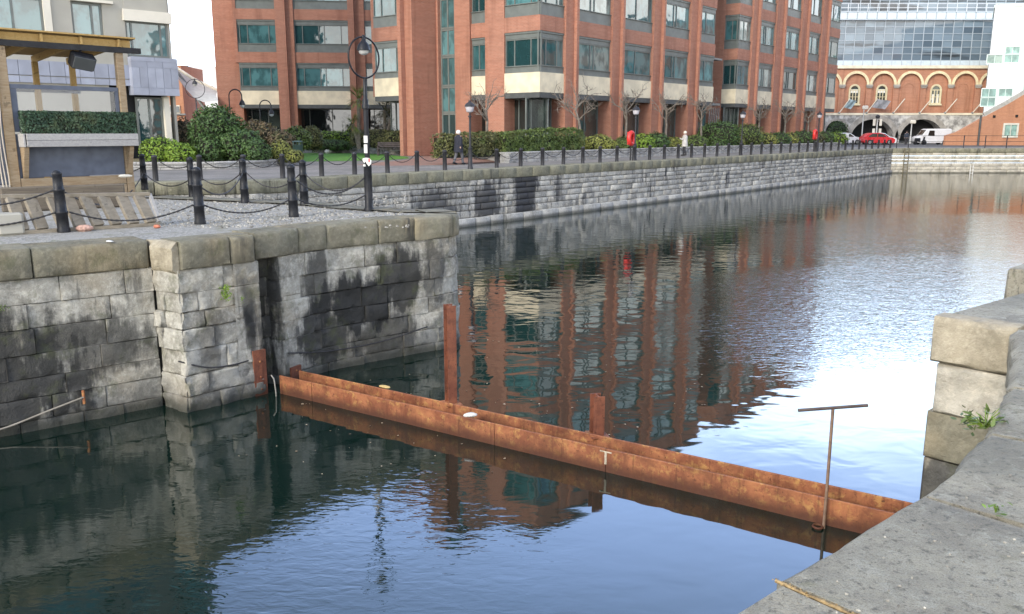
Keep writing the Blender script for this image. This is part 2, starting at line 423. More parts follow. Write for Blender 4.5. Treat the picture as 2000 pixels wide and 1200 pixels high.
def slab_mat():
    m, nt, b = newmat('grey_quay_slab'); p = pos(nt); isl = island(nt)
    col = mix(nt, rng(nt, nz(nt, p, 1.6, 6, .65), .32, .68), (.3, .272, .21), (.48, .44, .335))
    col = mix(nt, rng(nt, nz(nt, p, 7, 7, .72, .6), .5, .66, 0, .8), col, (.52, .49, .39))
    col = mix(nt, rng(nt, nz(nt, p, 22, 6, .75), .52, .64, 0, .7), col, (.09, .088, .068))
    col = mix(nt, rng(nt, nz(nt, p, 3.0, 5, .7, .4), .62, .68, 0, .75), col, (.15, .15, .13))
    col = mix(nt, rng(nt, nz(nt, p, 60, 4, .8), .6, .7, 0, .6), col, (.5, .48, .42))
    col = mix(nt, rng(nt, nz(nt, p, 5, 4), .6, .72, 0, .35), col, (.13, .14, .05))
    link(nt, col, b, 'Base Color'); b.inputs['Roughness'].default_value = .85
    col = mix(nt, rng(nt, nz(nt, scale_v(nt, p, (1, 1.8, 1)), 130, 3, .7), .5, .66, 0, .6), col, (.12, .115, .085))
    col = mix(nt, rng(nt, nz(nt, p, .55, 4, .6), .48, .62, 0, .45), col, (.2, .195, .15))
    link(nt, col, b, 'Base Color')
    h = mth(nt, 'ADD', nz(nt, p, 14, 7, .72), mth(nt, 'MULTIPLY', nz(nt, p, 70, 5, .7), .6))
    bump(nt, b, h, 1.0, .035)
    return m
M['slab'] = slab_mat()
M['mortar_dark'] = simple('dark_wall_mortar', (.06, .058, .05), .95, .4, 9)
M['moss_joint'] = simple('mossy_joint_earth', (.16, .13, .06), .95, .5, 9, 0, .6, 60)
def gravel_mat():
    m, nt, b = newmat('pale_gravel'); p = pos(nt)
    v = N(nt, 'ShaderNodeTexVoronoi', {'Vector': p, 'Scale': 26.0})
    col = mix(nt, v.outputs['Color'], (.15, .145, .13), (.4, .385, .345))
    col = mix(nt, rng(nt, nz(nt, p, .8, 5), .42, .62), col, mix(nt, v.outputs['Color'], (.24, .23, .2), (.33, .315, .28)))
    col = mix(nt, rng(nt, nz(nt, p, 1.7, 5, .7), .55, .66, 0, .7), col, (.17, .16, .1))
    col = mix(nt, rng(nt, nz(nt, p, 2.6, 5, .7), .62, .7, 0, .8), col, (.1, .12, .035))
    link(nt, col, b, 'Base Color'); b.inputs['Roughness'].default_value = .9
    bump(nt, b, v.outputs['Distance'], .7, .02)
    return m
M['gravel'] = gravel_mat()
def paving_mat(name, c1, c2, mort, bw, bh, dirt=(.1, .1, .09)):
    m, nt, b = newmat(name); p = pos(nt)
    rot = N(nt, 'ShaderNodeMapping', {'Vector': p, 'Rotation': (0, 0, pi / 2 - A1)}).outputs[0]
    rot2 = N(nt, 'ShaderNodeMapping', {'Vector': p, 'Rotation': (0, 0, -(pi / 2 - A1))}).outputs[0]
    br = N(nt, 'ShaderNodeTexBrick', {'Vector': rot2, 'Color1': c4(c1), 'Color2': c4(c2), 'Mortar': c4(mort), 'Scale': 1.0, 'Mortar Size': .012, 'Brick Width': bw, 'Row Height': bh})
    col = mix(nt, rng(nt, nz(nt, p, .5, 5), .4, .65, 0, .5), br.outputs[0], dirt)
    col = mix(nt, rng(nt, nz(nt, p, 6, 4), .5, .7, 0, .4), col, dirt)
    link(nt, col, b, 'Base Color'); b.inputs['Roughness'].default_value = .8
    return m
M['setts'] = paving_mat('grey_stone_setts', (.26, .24, .22), (.2, .185, .17), (.12, .11, .1), .4, .2)
M['brickpave'] = paving_mat('red_brick_paving', (.34, .17, .12), (.26, .13, .1), (.2, .14, .11), .22, .11, (.2, .14, .11))
M['asphalt'] = simple('asphalt', (.09, .09, .09), .85, .3, 2, 0, .3, 60)
M['grass'] = simple('mown_grass', (.055, .17, .012), .9, .35, 5, 0, .8, 60, c2=(.075, .22, .016))
# water: dark green dock water, mirror smooth in the lee and ruffled where the wind touches it
def water_mat():
    m, nt, b = newmat('dock_water'); p = pos(nt)
    b.inputs['Base Color'].default_value = (.004, .014, .010, 1); b.inputs['Roughness'].default_value = .015
    b.inputs['IOR'].default_value = 1.85
    sepp = N(nt, 'ShaderNodeSeparateXYZ', {0: p})
    # wind patch out in the basin, in the dock's own axes
    def ell(c, rs, rt, k=1.0, wob=.9):
        d = N(nt, 'ShaderNodeVectorMath', {0: p, 1: (c[0], c[1], WATER)}, operation='SUBTRACT').outputs[0]
        a = N(nt, 'ShaderNodeVectorMath', {0: d, 1: (E1[0] / rs, E1[1] / rs, 0)}, operation='DOT_PRODUCT').outputs['Value']
        c2 = N(nt, 'ShaderNodeVectorMath', {0: d, 1: (E2[0] / rt, E2[1] / rt, 0)}, operation='DOT_PRODUCT').outputs['Value']
        L = mth(nt, 'SQRT', mth(nt, 'ADD', mth(nt, 'MULTIPLY', a, a), mth(nt, 'MULTIPLY', c2, c2)))
        L = mth(nt, 'ADD', L, mth(nt, 'MULTIPLY', mth(nt, 'SUBTRACT', nz(nt, p, .16, 4), .5), wob))
        return rng(nt, L, .6, 1.05, k, 0)
    wind = mth(nt, 'MAXIMUM', ell((10.6, 21.8), 11.0, 5.4, 1.0, .7), ell((18, 33), 14.0, 9.0, .6))
    far = rng(nt, sepp.outputs[1], 26, 42)
    # long slow swell that bends the reflections sideways
    st = N(nt, 'ShaderNodeMapping', {'Vector': p, 'Rotation': (0, 0, radians(-12)), 'Scale': (1.0, 1.35, 1)}).outputs[0]
    swell = nz(nt, st, 1.5, 2.0, .45, .3)
    rip = nz(nt, N(nt, 'ShaderNodeMapping', {'Vector': p, 'Rotation': (0, 0, radians(20)), 'Scale': (1.0, 2.2, 1)}).outputs[0], 4.6, 2.5, .5, .5)
    fine = nz(nt, N(nt, 'ShaderNodeMapping', {'Vector': p, 'Rotation': (0, 0, radians(-25)), 'Scale': (1.0, 1.9, 1)}).outputs[0], 5.5, 2.0, .5, .9)
    near = mth(nt, 'MAXIMUM', ell((-2.2, 8.2), 3.2, 1.6, 1.0), ell((-4.0, 7.0), 5.0, 4.5, .6))
    h = mth(nt, 'ADD', mth(nt, 'MULTIPLY', swell, rng(nt, sepp.outputs[1], 6, 17, .0024, .009)),
            mth(nt, 'ADD', mth(nt, 'MULTIPLY', rip, mth(nt, 'ADD', mth(nt, 'MULTIPLY', near, .0030), mth(nt, 'MULTIPLY', far, .0016))),
                mth(nt, 'MULTIPLY', fine, mth(nt, 'MULTIPLY', wind, .0105))))
    bump(nt, b, h, 1.0, 1.0)
    link(nt, rng(nt, wind, 0, 1, .03, .06), b, 'Roughness')
    return m
M['water'] = water_mat()
# ------------------------------------------------------------------ water and ground
mb = MB(); mb.sheet([(-70, -30), (130, -30), (130, 110), (-70, 110)], WATER)
tag(mb.build('water', M['water']), kind='structure')
FA = P(255, 356.5); FB = P(505, 353.2); FC = ST(63.6, 0)
dA = Vector((FA[0] - FB[0], FA[1] - FB[1])).normalized()
FWp = [(FB[0] + dA.x * 40, FB[1] + dA.y * 40), FB, FC, (FC[0] + 40, FC[1] + .9)]
FW = Path(FWp)
mb = MB(); mb.sheet([FW.at(0, -.6), FW.at(FW.c[1], -.6), FW.at(FW.c[2] - .6, -.6), (FWp[3][0], FWp[3][1] + .6), (400, FWp[3][1] + 8), (400, 500), (-400, 500), (-400, FWp[0][1] - 1)], -.03)
tag(mb.build('pavement', M['setts']), kind='structure')
# peninsula on the left, its top 10 cm above the other quays
LWp = [(-17.9, 2.2), (-5.31, 12.31), (-4.81, 12.0), (-3.93, 12.96), (-4.22, 13.2), (-4.0, 13.55), (-3.75, 13.4), (-3.62, 13.66), (-3.4, 14.0), (-3.1, 14.35), (-2.76, 14.66), (-2.1, 15.2), (-1.38, 15.75), (-1.13, 16.05), (-1.06, 16.3), (-1.12, 16.65), (-1.45, 17.3)]
BK = [P(837, 409, .1), P(727, 404, .1), P(612, 394, .1), P(487, 389, .1), P(300, 381, .1)]
LW = Path(LWp)
mb = MB(); mb.sheet([LW.at(0, -.35), LW.at(LW.c[1], -.35), (-4.75, 12.45), (-4.3, 13.0), (-4.1, 13.75), (-3.45, 14.5), (-2.4, 15.45), (-1.6, 16.1), (-1.5, 16.6)] + BK + [(-40, 26), (-60, 20), (-60, -30), (-25, -30)], .066)
tag(mb.build('ground', M['gravel']), kind='structure')
LD = Vector((4.29 - 3.38, 7.07 - 5.54))
RWp = [(34, 38), (6.05, 10.22), (6.5, 9.62), (3.87, 7.52), (4.29, 7.07), (3.8, 6.2), (3.38, 5.54), (3.0, 4.97), (2.64, 4.5), (2.25, 4.05), (1.88, 3.68), (.73, 2.69), (-4.0, -1.45)]
RW = Path(RWp)
mb = MB(); mb.sheet([RW.at(.2, -.4)] + [RW.at(RW.c[i] + .01, -.45) for i in (1,)] + [(6.9, 9.3), (4.6, 7.4), (4.75, 6.9), (3.8, 5.2), (3.0, 4.2), (2.2, 3.3), (1.1, 2.2), (-3.6, -1.9), (-3.0, -30), (130, -30), (130, 38)], -.035)
tag(mb.build('earth', M['moss_joint']), kind='structure')
# brick paving and lawn in front of the offices
mb = MB(); mb.sheet([P(690, 321), P(790, 312.5), P(842, 302), P(945, 306), P(1030, 311), P(985, 316.5), P(880, 321.5), P(760, 323)], -.026)
tag(mb.build('brick_path', M['brickpave']), kind='structure')
mb = MB(); mb.sheet([P(575, 300), P(650, 297), P(740, 300.5), P(795, 306), P(800, 309), P(760, 312), P(680, 314), P(600, 315), P(560, 316)], -.018)
tag(mb.build('lawn', M['grass']), kind='structure')
mb = MB(); mb.sheet([(20, FC[1] + 9), (400, FC[1] + 9), (400, FC[1] + 33), (20, FC[1] + 33)], -.02)
tag(mb.build('road', M['asphalt']), kind='structure')
# ------------------------------------------------------------------ quay walls
qw = thing('quay_wall', 'long grey limestone quay wall with olive coping and a pale ledge at the water', 'quay wall', (FB[0], FB[1], WATER))
mb = MB(); masonry(mb, FW, FW.c[1] - 12, FW.c[2], [-2.1, -1.78, -1.5, -1.2, -.95, -.7, -.44], .45, 1.5, 0, .01, 9, .035, .03, .02, 0, 3, (), .4)
mb.build('masonry', M['quay_far'], qw, True)
mb = MB(); a = FW.c[1] - 3
rr = random.Random(5)
while a < FW.c[2] - .2:
    L = rr.uniform(.9, 1.6)
    block(mb, FW, a + .01, min(a + L, FW.c[2]) - .01, -2.9, -2.1 + rr.uniform(-.015, .015), .16 + rr.uniform(-.02, .02), .5, .04, .02, 1.2, rr.random() * 9)
    a += L
mb.build('ledge', M['ledge'], qw, True)
mb = MB(); a = FW.c[1] - 12
while a < FW.c[2] - .2:
    L = rr.uniform(.85, 1.35); block(mb, FW, a + .008, min(a + L, FW.c[2] - .02) - .008, -.45, rr.uniform(-.012, .008), .05 + rr.uniform(-.015, .015), 1.05, .035, .012, 1.2, rr.random() * 9)
    a += L
mb.build('coping', M['coping_far'], qw, True)
mb = MB()
for i in (0, 1): 
    p0, p1 = FW.at(FW.c[i] + .02, -.12), FW.at(FW.c[i + 1] - .02, -.12)
    if i == 0: p0 = FW.at(FW.c[1] - 16, -.12)
    b0, b1 = FW.at(FW.c[i] + .02, -.35), FW.at(FW.c[i + 1] - .02, -.35)
    if i == 0: b0 = FW.at(FW.c[1] - 16, -.35)
    mb.prism([p0, p1, b1, b0], -3.2, -.2)
mb.build('joint_mortar', M['mortar_dark'], qw, True)
qe = thing('quay_wall', 'cream limestone end wall closing the far side of the basin', 'quay wall', (FC[0] + 2, FC[1], WATER))
mb = MB(); masonry(mb, FW, FW.c[2], FW.L, [-2.9, -2.15, -1.8, -1.45, -1.1, -.75, -.44], .6, 2.2, 0, .01, 9, .04, .03, .025, 0, 13, (), .4)
mb.build('masonry', M['pale_stone'], qe, True)
mb = MB(); a = FW.c[2]
while a < FW.L - .2:
    L = rr.uniform(.9, 1.5); block(mb, FW, a + .008, a + L - .008, -.45, rr.uniform(-.012, .008), .05, 1.05, .035, .012, 1.2, rr.random() * 9); a += L
mb.build('coping', M['coping_far'], qe, True)
# left peninsula
lw = thing('quay_wall', 'old grey stone wall of the left peninsula with square pilaster and curved end', 'quay wall', (-4.5, 12.8, WATER))
zs = [-2.95, -2.3, -1.98, -1.66, -1.3, -.98, -.66, -.31]
mb = MB()
masonry(mb, LW, LW.c[0] + 6, LW.c[1], [-2.95, -2.3, -1.98, -1.7, -1.36, -1.0, -.66, -.31], .5, 1.4, 0, .035,   .08, .022, .008, .006, 0, 21)
for sgi in (1, 2):
    masonry(mb, LW, LW.c[sgi], LW.c[sgi + 1] + (.02 if sgi == 1 else 0), [-2.95, -2.22, -1.9, -1.52, -1.2, -.95, -.66, -.31], .35, .9, 0, .06, .05, .025, .018, .005, 0, 31 + sgi)
masonry(mb, LW, LW.c[3], LW.c[6], zs, .3, .6, 0, .015, .2, .01, .015, .012, 0, 41)
masonry(mb, LW, LW.c[6], LW.L, [-2.95, -2.3, -2.02, -1.7, -1.4, -1.06, -.7, -.31], .4, 1.2, 0, .04, .06, .024, .010, .006, 0, 51)
mb.build('masonry', M['quay_near'], lw, True)
mb = MB()
pts = [LW.at(a_, -.15) for a_ in [LW.c[0] + .5, LW.c[1] - .3]] + [(-5.25, 12.52), (-4.72, 12.26), (-4.1, 12.95), (-4.35, 13.25), (-4.1, 13.75), (-3.55, 14.1), (-2.85, 14.8), (-2.2, 15.35), (-1.45, 15.95), (-1.3, 16.3), (-1.6, 17.0), BK[0], BK[1], BK[2], BK[3]]
mb.prism(pts + [(-15, 23), (-19, 4)], -3.1, .02)
mb.build('rubble_core', M['mortar_dark'], lw, True)
CPp = [(-17.9, 2.2), (-5.31, 12.31), (-4.83, 12.0), (-3.97, 12.93), (-4.03, 13.05), (-3.76, 13.38), (-3.62, 13.66), (-3.4, 14.0), (-3.1, 14.35), (-2.76, 14.66), (-2.1, 15.2), (-1.38, 15.75), (-1.13, 16.05), (-1.06, 16.3), (-1.12, 16.65), (-1.45, 17.3)]
CPP = Path(CPp)
mb = MB(); mw = MB()
c = CPP.c
def run(m_, a0, a1, lens, dep, out=.05):
    a = a0; k = 0
    while a < a1 - .05:
        L = lens[k % len(lens)]; k += 1
        b = a + L
        if a1 - b < .25: b = a1
        block(m_, CPP, a + .008, b - .008, -.31, .1 + rr.uniform(-.012, .012), out + rr.uniform(-.012, .012), dep, .022, .022, .1, rr.random() * 9, 0, .045); a = b
run(mb, 6, c[1] - .03, [1.3, .95, 1.25, .8], .75)
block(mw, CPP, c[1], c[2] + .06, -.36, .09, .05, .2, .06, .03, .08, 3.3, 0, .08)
run(mb, c[2] + .06, c[3] - .02, [.78, .5], .62)
run(mb, c[3], c[4], [.3], .5, -.02)
run(mb, c[4], CPP.L, [.9, .6, 1.05, .75], .62)
mb.build('coping', M['coping_near'], lw, True)
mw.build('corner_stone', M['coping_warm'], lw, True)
mb = MB()
BKP = Path([(-1.45, 17.3)] + BK)
a = .1
while a < BKP.L - .4:
    L = rr.uniform(.7, 1.1); block(mb, BKP, a + .008, a + L - .008, -.31, .1 + rr.uniform(-.01, .01), .05, .7, .05, .015, .3, rr.random() * 9); a += L
mb.build('rear_coping', M['coping_near'], lw, True)
# right quay underfoot
rw = thing('quay_wall', 'worn grey quay of big slabs in the foreground with blocky stone projection', 'quay wall', (3.6, 6.5, WATER))
mb = MB()
na = lambda x, y: min(range(2000), key=lambda i: (RW.at(RW.L * i / 2000)[0] - x) ** 2 + (RW.at(RW.L * i / 2000)[1] - y) ** 2) * RW.L / 2000
j0 = RW.c[4]; js = [j0 + .05, na(*P(1970, 755)), na(*P(1940, 849)), na(1.9, 3.67), na(1.0, 2.87), na(-.9, 1.2), RW.L]
for a0, a1 in zip(js[:-1], js[1:]):
    block(mb, RW, a0 + .016, a1 - .016, -.42, rr.uniform(-.006, .006), 0, 2.3 if a0 > j0 + .3 else 1.5, .035, .02, .09, rr.random() * 9, 0, .05)
mb.build('coping', M['slab'], rw, True)
mb = MB()
block(mb, Path([(6.47, 9.6), (3.87, 7.52)]), 0, 3.1, -.42, -.004, .02, 1.9, .04, .02, .12, 4.4)
block(mb, Path([(40, 44.0), (6.05, 10.22)]), 38, 47.8, -.42, .0, .02, 1.9, .04, .02, .3, 5.4)
mb.build('slab', M['slab'], rw, True)
mb = MB(); EP = Path([(3.87, 7.52), (4.31, 7.05)])
mb2 = MB()
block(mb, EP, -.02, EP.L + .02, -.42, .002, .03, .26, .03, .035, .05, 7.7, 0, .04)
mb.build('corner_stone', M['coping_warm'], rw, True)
mb = MB()
block(mb, EP, .04, EP.L + .1, -.9, -.44, .0, 1.8, .025, .06, .05, 1.7)
mb.build('pale_course', M['pale_stone'], rw, True)
mb = MB()
block(mb, EP, .0, EP.L + .1, -1.35, -.905, .0, 1.8, .02, .05, .05, 2.7)
mb.build('brown_course', M['coping_near'], rw, True)
mb = MB()
masonry(mb, EP, -.0, EP.L + .1, [-2.95, -2.2, -1.8, -1.36], .35, .7, 0, .03, .09, .02, .03, .012, 0, 61, (), 1.6)
masonry(mb, RW, RW.c[4], RW.L, zs[:-1] + [-.42], .5, 1.0, -.03, .02, .25, .02, .025, .012, 0, 63)
masonry(mb, RW, RW.c[1] - 12, RW.c[2], zs, .5, 1.0, -.02, .02, .4, .02, .025, .012, 0, 64)
mb.build('masonry', M['quay_near'], rw, True)
# ------------------------------------------------------------------ building materials
KF[0] = .963
M['brick'] = brick_mat('orange_red_brick', (.42, .175, .11), (.34, .135, .085), (.4, .28, .21))
M['brick_old'] = brick_mat('old_orange_brick', (.48, .22, .125), (.42, .18, .105), (.45, .31, .23), dirt=.3)
M['brick_light'] = brick_mat('light_orange_brick', (.5, .24, .13), (.44, .2, .11), (.45, .26, .16), dirt=.2)
M['band'] = simple('cream_stone_band', (.66, .58, .42), .7, .14, 1.2, 0, .1, 20)
M['frame'] = simple('grey_green_window_metal', (.13, .145, .135), .5, .12, 2)
M['trim'] = simple('grey_metal_sill_panel', (.19, .2, .195), .5, .12, 2)
M['soffit'] = simple('dark_grey_soffit', (.07, .075, .075), .6, .2, 2)
M['glass'] = glass_mat('green_tinted_glass', (.03, .09, .095), (.12, .27, .28))
M['glass_dark'] = glass_mat('dark_ground_floor_glass', (.012, .02, .02), (.06, .08, .07))
M['roof'] = simple('grey_roof_covering', (.16, .17, .18), .8, .2, 1)
M['dark'] = simple('dark_interior', (.012, .012, .012), .9, .2, 1)
def V3(o, u, n, a, out, z): return Vector((o[0] + u[0] * a + n[0] * out, o[1] + u[1] * a + n[1] * out, z))
class Face:
    """a facade plane: o origin, u unit vector to the right as seen from outside, n outward"""
    def __init__(s, o, u): s.o = o; s.u = u; s.n = (u[1], -u[0]); s.ax = (Vector((u[0], u[1], 0)), Vector((s.n[0], s.n[1], 0)), Vector((0, 0, 1)))
    def box(s, mb, a0, a1, o0, o1, z0, z1, mi=0):
        mb.box(V3(s.o, s.u, s.n, (a0 + a1) / 2, (o0 + o1) / 2, (z0 + z1) / 2), (abs(a1 - a0), abs(o1 - o0), abs(z1 - z0)), s.ax, mi)
    def p(s, a, out, z): return V3(s.o, s.u, s.n, a, out, z)
def add_window(root, F, a0, a1, z0, z1, splits, fw=.07, out=-.12, sill=None, head=None, mat_g=None, name='window'):
    """one window: frame with sill panel and head panel; its panes are one child"""
    mb = MB(); d = .1
    F.box(mb, a0, a1, out - d, out, z0, z0 + fw); F.box(mb, a0, a1, out - d, out, z1 - fw, z1)
    xs = [a0] + [a0 + (a1 - a0) * q for q in splits] + [a1]
    for i, x in enumerate(xs):
        l = x if i == 0 else (x - fw if i == len(xs) - 1 else x - fw / 2)
        F.box(mb, l, l + fw, out - d, out + (.0 if i in (0, len(xs) - 1) else .004), z0 + fw, z1 - fw)
    if sill:
        F.box(mb, a0, a1, out - d, out + .05, sill, z0 - .004); F.box(mb, a0, a1, out, out + .12, z0 - .004, z0 + .03)
    if head:
        F.box(mb, a0, a1, out - d, out + .02, z1 + .004, head); F.box(mb, a0, a1, out, out + .08, head - .12, head - .004)
    w = mb.build(name, M['frame'], root, True)
    g = MB()
    for x0, x1 in zip(xs[:-1], xs[1:]):
        F.box(g, x0 + fw * .5, x1 - fw * .5, out - d * .75, out - d * .5, z0 + fw * .5, z1 - fw * .5)
    g.build('pane', mat_g or M['glass'], w, True)
    return w
ZL = dict(soff=3.72, c0=4.05, c1=5.27, per=3.72, g0=5.65, g1=7.33, hd=7.74)
def office_column(root, wall, band, F, a0, a1, splits, nfl, roofz, ground=True, recess=.9, first_brick=None):
    z = ZL
    F.box(band, a0, a1, -.3, .0, z['c0'], z['c1'])
    F.box(wall, a0, a1, -recess - .2, -.02, z['soff'], z['c0'], 1)
    for k in range(nfl):
        b = k * z['per']
        top = min(z['c1'] + (k + 1) * z['per'] - .33, roofz)
        add_window(root, F, a0 + .003, a1 - .003, z['g0'] + b, z['g1'] + b, splits, sill=z['c1'] + b + .004 if k == 0 else z['c1'] + b - .32, head=z['hd'] + b)
        F.box(wall, a0, a1, -.3, .0, z['hd'] + b + .004, (z['c1'] + (k + 1) * z['per'] - .33) if k < nfl - 1 else roofz)
    if ground:
        w = (a1 - a0)
        add_window(root, F, a0 - .2, a1 - .1, .25, z['soff'] - .01, [.2, .62] if w > 1.6 else [.5], out=-recess, mat_g=M['glass_dark'], name='ground_floor_window')
def pier(wall, F, a0, a1, roofz, fin=True, deep=2.0, fo=.22):
    F.box(wall, a0, a1, -deep, .12, 0, roofz)
    if fin: F.box(wall, a1 - min(.26, (a1 - a0) * .3), a1 + .0, .12, .12 + fo, 0, roofz - .3)
# ------------------------------------------------------------------ red brick offices along the far quay
T0 = 8.0
def S(u): return s_at(u, T0)
def office_block(label, s0, s1, cols, pier_list, roofz, nfl, side_t, root_loc):
    root = thing('office_building', label, 'office building', root_loc)
    wall = MB(); band = MB()
    F = Face(ST(0, T0), E1)
    for (a0, a1, sp) in cols: office_column(root, wall, band, F, a0, a1, sp, nfl, roofz)
    for (a0, a1) in pier_list: pier(wall, F, a0, a1, roofz)
    return root, wall, band, F
RZ = 20.6
pr = [(1102, 1131), (1193, 1219), (1273, 1297), (1345, 1366)]
prs = [(S(a), S(b) - .5) for a, b in pr]
sc = S(1054.5); se = S(1396)
cols = [(sc + .004, prs[0][0], [.3, .75])] + [(prs[i][1], prs[i + 1][0], [.45, .55] if i % 2 == 0 else [.5]) for i in range(3)] + [(prs[3][1], se, [.5])]
root, wall, band, F = office_block('red brick office building with a stair tower, bay corner and five storeys beside the lawn', sc, se, cols, prs, RZ, 4, 8, ST(sc, T0))
B1 = root
# left-facing end of the block: bay face, brick, stair tower with tall glazing
uN = (-E2[0], -E2[1])
FL = Face(ST(sc, T0), uN)                              # a runs towards the viewer, so it is negative inland
tb = t_at(985, sc); ab = -(tb - T0)
office_column(root, wall, band, FL, ab, -.004, [.26, .72], 4, RZ, True, 1.0)
FL.box(wall, ab - 1.4, ab, -2.2, .02, 0, RZ)
# corner column under the bay
s_t = sc + .9
FT = Face(ST(s_t, T0), uN)
def AT(u): return -(t_at(u, s_t) - T0)
a948, a920, a891, a862, a826, a818, a786 = AT(948), AT(920), AT(891), AT(862), AT(826), AT(818), AT(786)
office_column(root, wall, band, FT, a920 + .02, a948 - .02, [.5], 4, RZ, True, 1.0)
FT.box(wall, a948 - .02, ab - 1.2, -2.5, .0, 0, RZ)
FT.box(wall, a891, a920 + .02, -2.5, .14, 0, RZ)
TZ = 24.0
FT.box(wall, a826, a862, -2.5, .3, 0, TZ); FT.box(wall, a862, a891, -2.5, -.5, 0, TZ)
FT.box(wall, a826 - .0, a891, -6.5, -2.51, RZ - .5, TZ)
k = 0; z = .9
while z < TZ - 1.5:
    h = 2.0 if k % 2 == 0 else 1.8
    w = add_window(root, FT, a862 + .01, a891 - .01, z, z + h - .01, [.5], fw=.12, out=.05, name='stair_window')
    z += h; k += 1
FT.box(wall, a862, a891, -.49, .02, 0, .88, 1)
FT.box(wall, a818, a826, -2.5, -1.0, 0, RZ, 1)
for k in range(4):
    zb = ZL['c1'] + k * ZL['per']
    FT.box(wall, a818, a826, -1.0, -.12, zb - 1.2, zb - .02) if k else FT.box(band, a818, a826, -1.0, -.12, ZL['c0'], ZL['c1'])
FT.box(wall, a786, a818, -2.5, .16, 0, RZ); FT.box(wall, a818 - .45, a818 - .1, .16, .5, 0, RZ)
# projecting part left of the tower
s_a = sc - 1.6
FA_ = Face(ST(s_a, T0), uN)
def AA(u): return -(t_at(u, s_a) - T0)
b728, b785, b800 = AA(730), AA(784), AA(800)
ZS = RZ
office_column(root, wall, band, FA_, b728, b785, [.28, .78], 4, ZS, True, 1.6)
FA_.box(wall, b785, b800 + .4, -3.5, .12, 0, ZS)
FA_.box(wall, b785 + .18, b785 + .5, .12, .5, 0, ZS - .3)
FA_.box(wall, b728 - .5, b728, -3.5, -.3, ZL['c0'], ZS)
# mass behind the faces and roof
mb = MB()
core = [ST(sc + 2.2, T0 + 2.2), ST(se - .3, T0 + 2.2), ST(se - .3, 26), ST(sc + 12, 26), ST(s_a + 4.0, T0 - b728 - .1), ST(s_a + 2.2, T0 - b728 - .1), ST(s_t + 2.6, T0 - a786), ST(s_t + 2.6, T0 + 3)]
mb.prism(core, 0, RZ - .05); mb.build('core', M['dark'], root, True)
mb = MB()
mb.prism([ST(sc - .25, T0 - .25), ST(se + .2, T0 - .25), ST(se + .2, 26), ST(sc + 12, 26), ST(s_a + 2, T0 - b728 + .2), ST(s_a - .2, T0 - b728 + .2), ST(s_a - .2, T0 - b785), ST(s_t - .3, T0 - b800 - .3), ST(s_t - .3, T0 - ab + .5), ST(sc - .25, T0 - ab)], RZ + .003, RZ + .35)
FT.box(mb, a826 - .2, a891 + .2, -6.7, .5, TZ + .003, TZ + .4)
mb.build('roof', M['roof'], root, True)
wall.build('wall', [M['brick'], M['soffit']], root, True); band.build_each('stone_band', M['band'], root)
# second block beyond the recess
pr2 = [(1465, 1481), (1511, 1530), (1560, 1575.5), (1600, 1614.5)]
s2 = S(1440); s2e = S(1637)
prs2 = [(S(a), S(b) - .5) for a, b in pr2]
cols2 = [(s2 + .004, prs2[0][0], [.5])] + [(prs2[i][1], prs2[i + 1][0], [.45, .55] if i < 2 else [.5]) for i in range(3)] + [(prs2[3][1], s2e, [.5])]
root, wall, band, F = office_block('farther red brick office block beyond the recessed stair, toward the arched warehouse', s2, s2e, cols2, prs2, 20.8, 4, 8, ST(s2, T0))
B2 = root
FL2 = Face(ST(s2, T0), uN); t2 = t_at(1412, s2); a2 = -(t2 - T0)
office_column(root, wall, band, FL2, a2, -.004, [.5], 4, 20.8, True, 1.0)
FL2.box(wall, a2 - 3.2, a2, -2.2, .02, 0, 20.8)
# end return of the block
Fe = Face(ST(s2e, T0), E2)
Fe.box(wall, .3, 14, -.4, -.01, ZL['hd'], 20.8); Fe.box(wall, 3, 14, -.4, -.01, 0, ZL['hd'] - .004)
mb = MB(); mb.prism([ST(s2 + 2.2, T0 + 2.2), ST(s2e - .45, T0 + 2.2), ST(s2e - .45, 30), ST(s2 + 2.2, 30)], 0, 20.7); mb.build('core', M['dark'], root, True)
mb = MB(); mb.prism([ST(s2 - .25, T0 - .25), ST(s2e + .25, T0 - .25), ST(s2e + .25, 30), ST(s2 - .2, 30)], 20.803, 21.1); mb.build('roof', M['roof'], root, True)
wall.build('wall', [M['brick'], M['soffit']], root, True); band.build_each('stone_band', M['band'], root)
# glazed stair in the recess between the two blocks
gs = thing('glazed_stair', 'narrow dark glazed stair set back between the two red brick office blocks', 'stair', ST(se + 1.5, T0 + 2))
mb = MB(); Fg = Face(ST(0, T0 + 2.6), E1)
for z in [i * 1.86 for i in range(13)]: Fg.box(mb, se, s2 - .3, -.1, 0, z, z + .12)
for q in (0, .33, .66, 1): x = se + (s2 - .3 - se) * q; Fg.box(mb, x - .05, x + .05, -.1, .01, 0, 23.2)
mb.build('frame', M['frame'], gs, True)
mb = MB()
for i in range(12):
    for q in range(3): Fg.box(mb, se + (s2 - .3 - se) * q / 3 + .05, se + (s2 - .3 - se) * (q + 1) / 3 - .05, -.08, -.05, i * 1.86 + .1, i * 1.86 + 1.86)
mb.build('pane', M['glass'], gs, True)
mb = MB()
Fg.box(mb, se + .4, se + 2.4, .3, 2.1, ZL['soff'] + .1, ZL['soff'] + .28); Fg.box(mb, se + .4, se + 2.4, .3, 2.1, ZL['hd'] - .2, ZL['hd'] - .05)
for q in range(6): mb.bar(Fg.p(se + .5 + q * .35, 2.0, .2), Fg.p(se + .9 + q * .35, 1.9, 3.6), .05)
mb.build('railing', M['trim'], gs, True)
mb = MB(); Fg.box(mb, se - .2, s2, -9, -.2, 0, 23.2); mb.build('core', M['dark'], gs, True)
